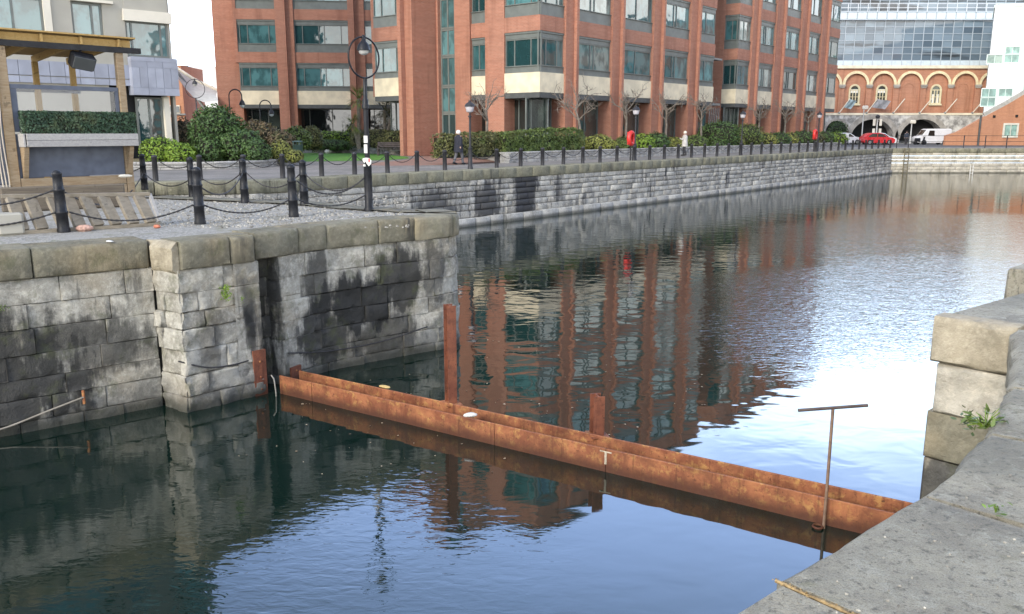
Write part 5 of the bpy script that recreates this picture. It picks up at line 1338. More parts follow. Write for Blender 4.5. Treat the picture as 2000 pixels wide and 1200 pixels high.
for i in range(2600):
    u, v = rg.uniform(300, 800), rg.uniform(382, 446)
    x, y = P(u, v, LQ)
    bad = min((Vector((x, y)) - Vector(CPP.at(a_))).length for a_ in [CPP.c[1] + i_ * .6 for i_ in range(12)]) < .62 or y > 24 or min((Vector((x, y)) - b.to_2d()).length for b in bp.values()) < .16
    if bad: continue
    s_ = rg.uniform(.008, .026) ; b0 = Vector((x, y, LQ + s_ * .35)); q = rg.random() * 6
    vs = [b0 + Vector((cos(q + k * pi / 2) * s_ * rg.uniform(.8, 1.3), sin(q + k * pi / 2) * s_, -s_ * .4)) for k in range(4)] + [b0 + Vector((cos(q + .5 + k * pi / 2) * s_ * .7, sin(q + .5 + k * pi / 2) * s_ * .7, s_ * .5)) for k in range(4)]
    GS.add(vs, [(4, 5, 6, 7)] + [(k, (k + 1) % 4, 4 + (k + 1) % 4, 4 + k) for k in range(4)])
o = GS.build('gravel', simple('mixed_grey_pebbles', (.3, .285, .25), .85, .2, 9, 0, 0, 40, .5)); tag(o, None, None, None, 'stuff')
# ------------------------------------------------------------------ foliage
M['leaf_dark'] = leaf_mat('dark_green_leaves', (.028, .06, .016), (.085, .15, .038), (.05, .1, .03))
M['leaf_mid'] = leaf_mat('mid_green_leaves', (.05, .085, .018), (.14, .19, .05), (.1, .12, .035))
M['leaf_bright'] = leaf_mat('bright_green_leaves', (.085, .16, .018), (.22, .33, .035), (.17, .25, .03))
M['leaf_yellow'] = leaf_mat('yellow_green_leaves', (.12, .14, .025), (.27, .28, .07), (.17, .17, .05))
M['leaf_brown'] = leaf_mat('brownish_winter_leaves', (.075, .055, .03), (.17, .13, .075), (.075, .085, .03))
M['leaf_olive'] = leaf_mat('olive_hedge_leaves', (.065, .07, .022), (.17, .165, .06), (.085, .11, .03))
M['leaf_hedge'] = leaf_mat('artificial_hedge_leaves', (.022, .05, .028), (.07, .125, .07), (.09, .11, .05))
M['core_shade'] = simple('dark_core_shade', (.018, .02, .01), .95, .4, 6)  # solid cores of bushes and hedges, shade between leaves put into the colour
M['bark'] = simple('grey_brown_bark', (.17, .145, .12), .9, .3, 7, 0, .3, 40)
rl = random.Random(77)
def leaf(mb, p, s, nrm, asp=.55):
    n = Vector(nrm) + Vector((rl.gauss(0, .55), rl.gauss(0, .55), rl.gauss(0, .55)))
    n = n.normalized() if n.length > 1e-4 else Vector((0, 0, 1))
    t = n.orthogonal().normalized(); q = rl.random() * 6.283; b = n.cross(t); a = t * cos(q) + b * sin(q); b = n.cross(a)
    s *= rl.uniform(.65, 1.35)
    mb.add([p - a * s, p + b * s * asp + n * s * .12, p + a * s, p - b * s * asp + n * s * .12], [(0, 1, 2, 3)])
def lump(x, y, z, sd): return 1 + .16 * noise.noise((x * 1.7 + sd, y * 1.7, z * 1.7)) + .09 * noise.noise((x * 4.3 + sd, y * 4.3, z * 4.3))
def bush(name, label, cat, lobes, n, s, mat, group=None, base=None, box=False, boxy=2.0):
    """lobes: (x, y, z, rx, ry, rz). leaves fill an uneven shell over a solid core coloured dark as inner shade"""
    l0 = lobes[0]; loc = base or (l0[0], l0[1], l0[2] - l0[5])
    t = thing(name, label, cat, loc, 0, group)
    mb = MB(); core = MB()
    tot = sum(l[3] * l[5] + l[4] * l[5] + l[3] * l[4] for l in lobes)
    for (x, y, z, rx, ry, rz) in lobes:
        sd = rl.random() * 40; k = int(n * (rx * rz + ry * rz + rx * ry) / tot)
        ex = 2.0 / boxy if box else 1.0
        def sup(v):
            if not box: return v
            m_ = (abs(v.x) ** 5 + abs(v.y) ** 5 + abs(v.z) ** 5) ** .2
            return v / m_
        for i in range(k):
            d = Vector((rl.gauss(0, 1), rl.gauss(0, 1), rl.gauss(0, 1))).normalized(); d = sup(d)
            if d.z < -.75 and rl.random() < .7: continue
            q = rl.uniform(.86, 1.03) if rl.random() < .93 else rl.uniform(1.02, 1.12)
            f = q * lump(x + d.x * rx, y + d.y * ry, z + d.z * rz, sd)
            pz = z + d.z * rz * f
            if pz < loc[2] + .03: pz = loc[2] + rl.uniform(.02, .12)
            leaf(mb, Vector((x + d.x * rx * f, y + d.y * ry * f, pz)), s, (d.x / rx, d.y / ry, d.z / rz + .25 / rz))
        vs = []; fs = []; U, Vn = 14, 8
        for j in range(Vn + 1):
            for i in range(U):
                th = pi * j / Vn; ph = 2 * pi * i / U; d = sup(Vector((sin(th) * cos(ph), sin(th) * sin(ph), -cos(th))))
                f = .87 * lump(x + d.x * rx, y + d.y * ry, z + d.z * rz, sd); vs.append((x + d.x * rx * f, y + d.y * ry * f, max(loc[2] + .01, z + d.z * rz * f)))
        for j in range(Vn):
            for i in range(U): fs.append((j * U + i, j * U + (i + 1) % U, (j + 1) * U + (i + 1) % U, (j + 1) * U + i))
        core.add(vs, fs)
    mb.build('foliage', mat, t, True); core.build('inner_core', M['core_shade'], t, True)
    return t
def lobe(u0, u1, vt, vb, d, depth=None, zb=None):
    y = d / CP; x0, x1 = (u0 - 1000) / FPX * d, (u1 - 1000) / FPX * d
    z1 = zat(vt, 0, y); z0 = zat(vb, 0, y) if zb is None else zb
    rx = (x1 - x0) / 2; rz = (z1 - z0) / 2
    return ((x0 + x1) / 2, y + (depth or rx) * .3, (z0 + z1) / 2, rx, depth or rx, rz)
# artificial hedge in the cabin planter
mb = MB(); core = MB()
hz0, hz1 = zbx1 - .0, zcab(222)
t = thing('box_hedge', 'long clipped artificial hedge sitting in the shelter planter shelf', 'hedge', FCB.p((aL + aR) / 2, .22, hz0))
for i in range(3600):
    a = rl.uniform(aL + .18, aR - .0); f_ = rl.random()
    if f_ < .6: o_, z, nn = .4, rl.uniform(hz0, hz1), (FCB.n[0], FCB.n[1], .1)
    elif f_ < .9: o_, z, nn = rl.uniform(.03, .4), hz1, (0, 0, 1)
    else: a = rl.choice((aL + .17, aR + .02)); o_, z, nn = rl.uniform(.03, .4), rl.uniform(hz0, hz1), (FCB.u[0], FCB.u[1], 0)
    leaf(mb, FCB.p(a, o_ + rl.uniform(-.02, .02), z + rl.uniform(-.02, .02)), .032, nn)
mb.build('foliage', M['leaf_hedge'], t, True)
FCB.box(core, aL + .2, aR - .02, .05, .38, hz0, hz1 - .02); core.build('inner_core', M['core_shade'], t, True)
# left planter
bush('shrub', 'bright yellow green low shrub beside the timber shelter', 'shrub', [lobe(268, 345, 268, 326, 39.5, .9), lobe(315, 376, 278, 328, 39.2, .8)], 3600, .07, M['leaf_bright'])
bush('hedge', 'dark brown hedge behind the bright shrub', 'hedge', [lobe(235, 330, 240, 320, 51, 1.0), lobe(310, 390, 231, 320, 52, 1.0)], 3600, .09, M['leaf_brown'])
bush('shrub', 'big dark green dome shaped bush in front of the brick wing', 'shrub', [lobe(366, 468, 206, 322, 41.5, 1.4), lobe(420, 505, 248, 322, 41, 1.1), lobe(470, 523, 272, 322, 40.5, .8), lobe(380, 430, 262, 324, 40.3, .6)], 9000, .075, M['leaf_dark'])
bush('shrub', 'brown winter bush sloping down to the right behind the dome bush', 'shrub', [lobe(455, 540, 236, 310, 50, 1.2), lobe(520, 572, 256, 312, 49, 1.0)], 4200, .085, M['leaf_brown'])
bush('shrub', 'small yellow green shrub at the right foot of the dome bush', 'shrub', [lobe(520, 566, 274, 321, 42, .7), lobe(550, 588, 292, 321, 42, .6)], 1900, .06, M['leaf_yellow'])
bush('shrub', 'dark mixed shrub right of the brown winter bush', 'shrub', [lobe(545, 605, 248, 300, 58, 1.0)], 1500, .09, M['leaf_mid'])
bush('shrub', 'olive rounded shrub left of the bright clipped hedge', 'shrub', [lobe(588, 628, 245, 298, 62, .9)], 1500, .08, M['leaf_olive'])
bush('hedge', 'bright green clipped square hedge under the wide ground floor window', 'hedge', [lobe(620, 686, 257, 284, 66, .8)], 1700, .07, M['leaf_bright'], box=True)
bush('hedge', 'dark leaf bank under the bright clipped hedge', 'hedge', [lobe(602, 690, 272, 296, 65, .5)], 1100, .08, M['leaf_dark'])
bush('hedge', 'olive hedge behind the left bench, ending at the brick tower', 'hedge', [lobe(684, 770, 254, 290, 62.5, .7), lobe(750, 836, 255, 288, 61, .7)], 4200, .075, M['leaf_olive'], box=True)
# planter along the promenade: built in dock coordinates
def lst(u0, u1, vt, t_, rt, vb=None):
    um = (u0 + u1) / 2; s_ = s_at(um, t_); x, y = ST(s_, t_); rs = abs(s_at(u1, t_) - s_at(u0, t_)) * .5
    z1 = zat(vt, x, y); return (x, y, (z1 + .15) / 2, max(rs * .62, rt), max(rs * .62, rt) if False else rt * 1.0, (z1 - .15) / 2)
def hedge_st(label, u0, u1, vt0, vt1, t_, w_, mat, n, s=.07, cat='hedge'):
    """clipped hedge following the planter from column u0 to u1"""
    s0, s1 = s_at(u0, t_), s_at(u1, t_); a, b = ST(s0, t_), ST(s1, t_); m_ = ((a[0] + b[0]) / 2, (a[1] + b[1]) / 2)
    t = thing('hedge', label, cat, (m_[0], m_[1], .3)); mb = MB(); core = MB(); sd = rl.random() * 30
    z0 = .42; za_, zb_2 = zat(vt0, *a), zat(vt1, *b)
    for i in range(n):
        q = rl.random(); f_ = rl.random(); zt_ = za_ + (zb_2 - za_) * q + .12 * sin(q * pi)
        if f_ < .55: o_, z, nn = -w_ / 2, rl.uniform(z0, zt_), (-E2[0], -E2[1], .2)
        elif f_ < .87: o_, z, nn = rl.uniform(-w_ / 2, w_ / 2), zt_, (0, 0, 1)
        else: q = rl.choice((0.0, 1.0)); zt_ = za_ if q == 0 else zb_2; o_, z, nn = rl.uniform(-w_ / 2, w_ / 2), rl.uniform(z0, zt_), (E1[0] * (q - .5), E1[1] * (q - .5), .2)
        ed = 1 - .25 * max(0, (z - z0) / (zt_ - z0) - .8) * 5 if f_ < .55 else 1
        p_ = ST(s0 + (s1 - s0) * q, t_ + o_ * ed); k = .16 * noise.noise((p_[0] * 1.3 + sd, p_[1] * 1.3, z * 1.5))
        leaf(mb, Vector((p_[0] - E2[0] * k + rl.gauss(0, .03), p_[1] - E2[1] * k + rl.gauss(0, .03), z + (k if f_ >= .55 else 0) + rl.gauss(0, .035))), s, nn)
    zc3 = min(za_, zb_2); core.prism([ST(s0 + .12, t_ - w_ * .42), ST(s1 - .12, t_ - w_ * .42), ST(s1 - .12, t_ + w_ * .42), ST(s0 + .12, t_ + w_ * .42)], .3, zc3 - .1)
    mb.build('foliage', mat, t, True); core.build('inner_core', M['core_shade'], t, True); return t
hedge_st('olive clipped hedge behind the walking person and the right bench', 858, 992, 266, 265, 5.9, 1.2, M['leaf_olive'], 3800)
hedge_st('taller green clipped hedge at the bay corner, right of the walking person', 970, 1122, 263, 255, 5.6, 1.4, M['leaf_mid'], 6500)
for lab, u0, u1, vt, mat_, n in (('yellow green shrub just right of the big clipped hedge', 1138, 1200, 263, 'leaf_yellow', 1700), ('light shrub below the second bare tree, left of the nearer lifebuoy', 1196, 1240, 268, 'leaf_mid', 1200), ('bright shrub directly right of the nearer lifebuoy', 1243, 1272, 262, 'leaf_bright', 1300),
    ('dark green shrub two steps right of the nearer lifebuoy', 1266, 1302, 258, 'leaf_dark', 1500), ('yellowish shrub left of the person in the pale coat', 1298, 1338, 268, 'leaf_yellow', 1300), ('mixed green shrub right of the person in the pale coat', 1338, 1378, 264, 'leaf_mid', 1400),
    ('low dark shrub at the foot of the larger round topiary', 1388, 1418, 268, 'leaf_dark', 900), ('low yellow shrub between the two round topiaries', 1424, 1448, 262, 'leaf_yellow', 1000), ('olive shrub right of the smaller round topiary', 1476, 1510, 259, 'leaf_yellow', 1200),
    ('dark green shrub before the second pier of the farther block', 1504, 1536, 257, 'leaf_dark', 1200), ('yellow shrub before the third pier of the farther block', 1532, 1552, 259, 'leaf_yellow', 900), ('dark shrub left of the farther lifebuoy', 1550, 1584, 255, 'leaf_dark', 1200),
    ('olive shrub behind the farther lifebuoy', 1578, 1602, 256, 'leaf_olive', 900), ('dark shrub right of the farther lifebuoy', 1598, 1622, 255, 'leaf_dark', 900), ('bright green shrub at the far end of the planter', 1618, 1645, 257, 'leaf_bright', 900)):
    bush('shrub', lab, 'shrub', [lst(u0, u1, vt, 5.7, .85)], n, .075, M[mat_], 'shrubs in the promenade planter')
bush('topiary', 'larger round clipped topiary by the glazed stair', 'topiary', [lst(1376, 1434, 236, 5.9, 1.2)], 2600, .075, M['leaf_dark'])
bush('topiary', 'smaller round clipped topiary right of the glazed stair', 'topiary', [lst(1432, 1480, 242, 5.9, 1.2)], 2300, .075, M['leaf_mid'])
x_, y_ = XR(1635), 118.0
bush('shrub', 'dark round evergreen standing in front of the small grey arch', 'shrub', [(XW(1635) * 118 / 127, 118, 1.5, 1.35, 1.3, 1.5)], 1300, .1, M['leaf_dark'])
# planter walls of grey stone
M['planter_stone'] = stone_mat('planter_limestone', (.42, .41, .39), (.27, .265, .25), (.16, .155, .145), None, (), .1, .6)
def planter_wall(lab, pts, h, cap=True):
    pa = Path(pts); t = thing('planter_wall', lab, 'planter wall', (pts[0][0], pts[0][1], 0)); mb = MB(); n = 3
    masonry(mb, pa, 0, pa.L, [-.05 + (h + .0) * i / n for i in range(n)] + [h - .1], .35, .9, 0, .01, 3, .015, .015, .012, 0, 71, (), .3); mb.build('masonry', M['planter_stone'], t, True)
    mb = MB(); a = 0
    while a < pa.L - .1:
        L = min(rl.uniform(.8, 1.3), pa.L - a); block(mb, pa, a + .006, a + L - .006, h - .1, h + rl.uniform(-.005, .005), .03, .4, .02, .008, 3, rl.random() * 9); a += L
    mb.build('coping', M['planter_stone'], t, True)
planter_wall('long low grey planter wall along the promenade under the clipped shrubs', [ST(s_at(985, 4.6) , 4.6), ST(s_at(1645, 4.6), 4.6)], .55)
planter_wall('short curved planter wall between the brick tower and the right bench', [P(864, 305), P(900, 307), P(940, 309), ST(s_at(985, 4.6) - .02, 4.6)], .55)
planter_wall('grey planter wall behind the lawn and left bench', [P(585, 299), P(680, 298.5), P(760, 301), P(838, 304)], .62)
planter_wall('low grey planter wall under the dome bush and bright shrub', [P(225, 330.5), P(330, 330.5), P(430, 329.5), P(510, 326.5), P(560, 321), P(592, 314)], .3)
for lab, pts in (('earth', [P(864, 304), ST(s_at(985, 4.9), 4.9), ST(s_at(1645, 4.9), 4.9), ST(s_at(1645, 7.8), 7.8), ST(17.0, 7.8), ST(17.5, 16), P(862, 300)]),):
    mb = MB(); mb.sheet(pts, .4); tag(mb.build('earth', M['moss_joint']), kind='structure')
mb = MB(); mb.sheet([P(225, 329.5), P(330, 329.5), P(430, 328.5), P(510, 325.5), P(560, 320), P(590, 313), P(560, 299), P(400, 297), P(200, 300)], .2); tag(mb.build('earth', M['moss_joint']), kind='structure')
mb = MB(); mb.sheet([P(585, 298), P(680, 297.5), P(760, 300), P(838, 303), P(838, 296), P(585, 289)], .45); tag(mb.build('earth', M['moss_joint']), kind='structure')
# ------------------------------------------------------------------ bare pollarded trees
def bare_tree(mb_t, mb_c, h, spread, sd, bend=0.0):
    r_ = random.Random(sd)
    trunk = [Vector((bend * sin(q / 8 * 3) * .25 + r_.uniform(-.02, .02), r_.uniform(-.02, .02), h * .56 * q / 8)) for q in range(9)]
    mb_t.tube(trunk, [.1 - .005 * q for q in range(9)], 8)
    def grow(p, d, L, r, lv):
        n = 4; pts = [p]
        for i in range(n):
            d = (d + Vector((r_.gauss(0, .16), r_.gauss(0, .16), r_.gauss(.05, .12)))).normalized(); pts.append(pts[-1] + d * L / n)
        mb_c.tube(pts, [r * (1 - .35 * i / n) for i in range(n + 1)], 5 if lv else 6)
        if lv >= 4: return
        for k in range(3 if lv < 3 else 2):
            q = r_.randint(1, n); ax = Vector((r_.gauss(0, 1), r_.gauss(0, 1), r_.gauss(0, .6))).normalized()
            grow(pts[q], (d + ax * .95).normalized(), L * r_.uniform(.55, .8), r * .62, lv + 1)
    for k in range(5):
        q = k * 1.256 + r_.uniform(-.3, .3); st = trunk[8] if k < 3 else trunk[6]
        grow(st, Vector((cos(q) * .8, sin(q) * .8, .75)).normalized(), spread * .85, .045, 1)
protos = []
for i, (u, vt, sp_, bend, lab) in enumerate(((950, 150, 1.15, .2, 'slim bare tree by the lantern post left of the bay corner'), (1122, 150, 1.35, 1.4, 'bare tree with a thick curved trunk at the end of the big clipped hedge'), (1222, 158, 1.25, .1, 'bare tree left of the nearer lifebuoy'),
    (1300, 160, 1.25, .1, 'bare tree left of the person in the pale coat'), (1368, 166, 1.3, .2, 'bare tree before the end of the nearer block, left of the larger topiary'), (1481, 178, 1.25, .1, 'bare tree just right of the smaller topiary'), (1532, 184, 1.2, .1, 'bare tree between the second and third piers of the farther block'), (1577, 190, 1.15, .1, 'bare tree left of the farther lifebuoy'))):
    t_ = 6.4 if i else 7.0; s_ = s_at(u, t_); x, y = ST(s_, t_); h = zat(vt, x, y) - .4
    t = thing('bare_tree', lab, 'tree', (x, y, .4), 0, 'bare pollarded trees along the facade')
    a, b = MB(), MB(); bare_tree(a, b, h, sp_, 100 + i, bend); a.build('trunk', M['bark'], t); b.build('crown', M['bark'], t)
# palms by the window of the projecting part
def palm(u, vb, vt, d, lab, mat, heads):
    y = d / CP; x = (u - 1000) / FPX * d; z1 = zat(vt, 0, y); t = thing('palm_tree', lab, 'palm', (x, y, .4)); tr_ = MB(); cr = MB()
    for hx, hy, hh, rr2 in heads:
        z = hh * z1; tr_.tube([(0, 0, 0), (hx * .4, hy * .4, z * .5), (hx, hy, z)], [.16, .13, .12], 8)
        for i in range(70):
            q = rl.random() * 6.283; el = rl.uniform(-.75, 1.2); d_ = Vector((cos(q) * cos(el), sin(q) * cos(el), sin(el))); L = rr2 * rl.uniform(.7, 1.1); sd_ = Vector((-sin(q), cos(q), 0)); c = Vector((hx, hy, z))
            tip = c + d_ * L - Vector((0, 0, .25 * L))
            for k in range(7):
                w_ = (k - 3) * .16; dd = (d_ + sd_ * w_ - Vector((0, 0, .12 * abs(k - 3) * .4))).normalized(); m_ = c + d_ * L * .45; e = m_ + dd * L * .6 - Vector((0, 0, .1))
                cr.add([m_ - sd_ * .012, m_ + sd_ * .012, e], [(0, 1, 2)])
            cr.add([c - sd_ * .015, c + sd_ * .015, c + d_ * L * .46 + sd_ * .01, c + d_ * L * .46 - sd_ * .01], [(0, 1, 2, 3)])
    tr_.build('trunk', M['bark'], t); cr.build('crown', mat, t)
palm(700, 285, 196, 62, 'spiky palm with two green heads behind the lamp post', leaf_mat('palm_leaves', (.07, .11, .02), (.22, .27, .06), (.2, .16, .06)), [(.1, 0, .92, 1.35), (-.35, -.3, .45, 1.1)])
palm(752, 285, 205, 63.5, 'dark shaggy palm in front of the window right of the lamp post', leaf_mat('dark_palm_leaves', (.035, .04, .018), (.1, .1, .05), (.12, .09, .05)), [(.0, 0, .78, 1.4), (.5, -.2, .62, 1.2)])
# weeds on the walls
def weed(label, p, n, s, mat, out, drop=.25, spread=.12):
    mb = MB(); p = Vector(p); out = Vector(out)
    for i in range(n):
        q = rl.random(); c = p + Vector((rl.gauss(0, spread), rl.gauss(0, spread), -drop * q + rl.gauss(0, .03))) + out * rl.uniform(.01, .09)
        leaf(mb, c, s, out + Vector((0, 0, .6)), .4)
    mb.tube([p + out * .02, p + out * .05 - Vector((0, 0, drop * .6)), p + out * .06 - Vector((0, 0, drop))], .006, 5)
    o = mb.build('weed', mat); o.data.transform(__import__('mathutils').Matrix.Translation(-p)); o.location = p; tag(o, label, 'plant', None, 'thing')
pw_ = onwall(445, 558, .03); weed('bright green fern hanging from a joint in the square pilaster', pw_, 130, .02, M['leaf_bright'], (.55, -.65, 0), .2, .035)
pw_ = onwall(476, 583, .03); weed('tiny green tuft on the pilaster right of the fern', pw_, 16, .014, M['leaf_bright'], (.55, -.65, 0), .02, .02)
pw_ = onwall(8, 600, .03); weed('small dark moss tuft on the left wall at the picture edge', pw_, 60, .016, M['leaf_mid'], (.55, -.65, 0), .04, .06)
pw_ = onwall(640, 378, .03)
def bigweed(label, base, n, s, mat, up=.2, dirv=(0, 0, 1), col2=None):
    t = thing('weed', label, 'plant', base); mb = MB(); st_ = MB(); b = Vector((0, 0, 0)); dv = Vector(dirv)
    for i in range(n):
        q = rl.random() * 6.283; d = (dv + Vector((cos(q) * .8, sin(q) * .8, rl.uniform(-.1, .5)))).normalized(); L = up * rl.uniform(.4, 1.1); tip = d * L
        st_.tube([b, d * L * .5 + Vector((0, 0, .02)), tip], .003, 4)
        for k in range(3):
            c = tip + Vector((rl.gauss(0, .03), rl.gauss(0, .03), rl.gauss(0, .02))); a = Vector((rl.gauss(0, 1), rl.gauss(0, 1), rl.gauss(0, .5))).normalized(); n_ = Vector((rl.gauss(0, .4), rl.gauss(0, .4), 1)).normalized(); bb = n_.cross(a).normalized(); L2 = s * rl.uniform(.6, 1.3)
            mb.add([c - a * L2, c - a * L2 * .3 + bb * L2 * .4, c + a * L2 * .5 + bb * L2 * .26, c + a * L2 * 1.1, c + a * L2 * .5 - bb * L2 * .26, c - a * L2 * .3 - bb * L2 * .4], [(0, 1, 2, 3, 4, 5)])
    mb.build('foliage', mat, t); st_.build('stem', M['leaf_bright'], t)
px, py = P(1925, 832, -.06); bigweed('leafy green weed growing out of the gap by the right stone projection', (px, py, -.08), 26, .026, M['leaf_mid'], .15, (-.5, .1, .35))
px, py = P(1945, 1000, .003); bigweed('tiny green sprig in the slab joint at the right edge', (px, py, .0), 5, .016, M['leaf_bright'], .035)
# joint filled with dry moss in the nearest slab
ja = na(1.0, 2.87); p_0 = Vector((*RW.at(ja, -.01), .002)); p_1 = Vector((*RW.at(ja, -1.2), .002))
mb = MB()
for i in range(420):
    q = rl.random(); c = p_0.lerp(p_1, q) + Vector((rl.gauss(0, .006), rl.gauss(0, .006), rl.uniform(-.008, .001))); leaf(mb, c, .006, (0, 0, 1), .8)
mb.tube([p_0.lerp(p_1, i / 24) + Vector((0, 0, -.007 + .003 * noise.noise((i * .7, 0, 0)))) for i in range(25)], [.007 + .004 * noise.noise((i * .9, 3, 0)) for i in range(25)], 6)
o = mb.build('moss', simple('dry_tan_moss', (.27, .19, .09), .95, .4, 30)); tag(o, None, None, None, 'stuff')
for q_ in (js[2], js[1]):
    pass
# grit, lichen and droppings on the slabs
mb = MB(); rs_ = random.Random(9)
for i in range(70):
    u, v = rs_.uniform(1500, 2000), rs_.uniform(860, 1200)
    if v < 1200 - (u - 1430) * .63 + 25: continue
    x, y = P(u, v, 0); s_ = rs_.choice((.003, .004, .005, .008)); b0 = Vector((x, y, .0045)); q = rs_.random() * 6
    vs = [b0 + Vector((cos(q + k * pi / 2) * s_ * rs_.uniform(.6, 1.6), sin(q + k * pi / 2) * s_, -.004)) for k in range(4)] + [b0 + Vector((cos(q + k * pi / 2) * s_ * .6, sin(q + k * pi / 2) * s_ * .6, .002)) for k in range(4)]
    mb.add(vs, [(4, 5, 6, 7)] + [(k, (k + 1) % 4, 4 + (k + 1) % 4, 4 + k) for k in range(4)])
o = mb.build('grit', simple('mixed_grit', (.3, .28, .23), .9, .3, 30, 0, 0, 40, .6)); tag(o, None, None, None, 'stuff')
# floating specks and leaves on the water beyond and before the beams
mb = MB(); rs_ = random.Random(19)
for i in range(210):
    if i < 150: u, v = rs_.uniform(560, 1400), rs_.uniform(640, 860)
    else: u, v = rs_.uniform(440, 1250), rs_.uniform(770, 930)
    x, y = P(u, v, WATER)
    lx = (Vector((x, y)) - A_); off_ = lx.dot(nB_)
    if -.75 < off_ < .1: continue
    if (x < -1.0 and y > 13.2 + (x + 3.9) * 1.0) or x < -3.6: continue
    s_ = rs_.choice((.006, .008, .012, .018)); q = rs_.random() * 6
    mb.add([(x + cos(q + k * 1.57) * s_ * rs_.uniform(.7, 1.5), y + sin(q + k * 1.57) * s_, WATER + .006 + rs_.uniform(0, .004)) for k in range(4)], [(0, 1, 2, 3)])
o = mb.build('floating_leaves', simple('floating_leaf_specks', (.22, .14, .07), .7, .4, 9, 0, 0, 40, .8, c2=(.4, .32, .22))); tag(o, None, None, None, 'stuff')
# ------------------------------------------------------------------ benches, bins, lifebuoys
M['bench'] = simple('dark_brown_bench_wood', (.06, .045, .045), .6, .3, 6)
def bench(u, v, rz, lab):
    x, y = P(u, v, -.02); t = thing('park_bench', lab, 'bench', (x, y, -.02), rz, 'benches by the planter walls')
    for k, (yy, z) in enumerate(((-.12, .44), (.02, .45), (.16, .44))):
        mb = MB(); mb.bevbox((0, yy, z), (1.9, .12, .04), .01); mb.build('seat', M['bench'], t)
    for z, yy in ((.62, .26), (.75, .29), (.87, .32)):
        mb = MB(); mb.bevbox((0, yy, z), (1.9, .04, .11), .01); mb.build('backrest', M['bench'], t)
    for sx in (-.85, .85):
        mb = MB(); mb.bar((sx, -.18, 0), (sx, -.18, .64), .07); mb.bar((sx, .2, 0), (sx, .34, .92), .07); mb.bar((sx, -.2, .64), (sx, .26, .64), .07, .05); mb.bar((sx, -.18, .38), (sx, .22, .38), .06); mb.build('leg', M['bench'], t)
a_w = atan2(E1[1], E1[0])
bench(762, 304, radians(-4), 'dark park bench at the edge of the lawn in front of the olive hedge')
bench(955, 311.5, a_w - radians(35), 'dark park bench behind the tall lantern lamp, right of the walking person')
def bin_(u, v, lab, h=1.15):
    x, y = P(u, v, -.02); t = thing('litter_bin', lab, 'litter bin', (x, y, -.02)); mat = simple('dark_green_bin_paint', (.035, .07, .06), .45, .2, 3)
    mb = MB(); mb.lathe([(.22, 0), (.22, .04), (.27, .05), (.28, h - .25), (.29, h - .24), (.29, h - .2)], n=18); mb.build('body', mat, t)
    mb = MB()
    for q in range(4): mb.box((.24 * cos(q * pi / 2 + .6), .24 * sin(q * pi / 2 + .6), h - .13), (.07, .07, .16))
    mb.build('support', mat, t); mb = MB(); mb.lathe([(.3, h - .06), (.31, h - .03), (.25, h), (.05, h + .02)], n=18); mb.build('lid', mat, t)
bin_(583, 317, 'dark green litter bin at the left end of the lawn'); bin_(1037, 315, 'dark green litter bin in front of the promenade planter wall')
rock('plastic_bag', (*P(641, 300, -.02), .15), .32, M['white'], 'white plastic bag lying on the lawn edge', 'bag', (1.3, .8, .7))
def lifebuoy(u, t_, vt, vb, lab):
    s_ = s_at(u, t_); x, y = ST(s_, t_); z1, z0 = zat(vt, x, y), zat(vb, x, y); t = thing('lifebuoy_case', lab, 'lifebuoy', (x, y, -.03)); h = z1 - z0; zc4 = (z0 + z1) / 2 + .03
    red = simple('red_lifebuoy_plastic', (.62, .035, .03), .4, .1, 3)
    mb = MB(); mb.tube([(0, .1, 0), (0, .1, z0 + .3)], .05, 8); mb.build('post', M['iron_far'], t)
    # ring shaped case seen nearly edge-on
    ax_ = Vector((E1[0], E1[1], 0)); mb = MB(); c_ = Vector((0, -.05, zc4)); r_ = h * .5 - .13
    d1 = Vector((.62, .78, 0)).normalized()
    mb.tube([c_ + d1 * (r_ * .82) * cos(q * 2 * pi / 24) + Vector((0, 0, r_ * sin(q * 2 * pi / 24))) for q in range(24)], .13, 10, True); mb.build('ring', red, t)
    mb = MB(); n_ = Vector((d1.y, -d1.x, 0)); mb.box(c_ + n_ * -.1, (r_ * 1.5, .06, h * .8), (d1, n_, Vector((0, 0, 1)))); mb.build('back_plate', red, t)
lifebuoy(1233, 1.4, 255, 286, 'red lifebuoy case on the promenade nearer to the walking people'); lifebuoy(1592, 1.4, 252.5, 274, 'red lifebuoy case far along the promenade near the warehouse')
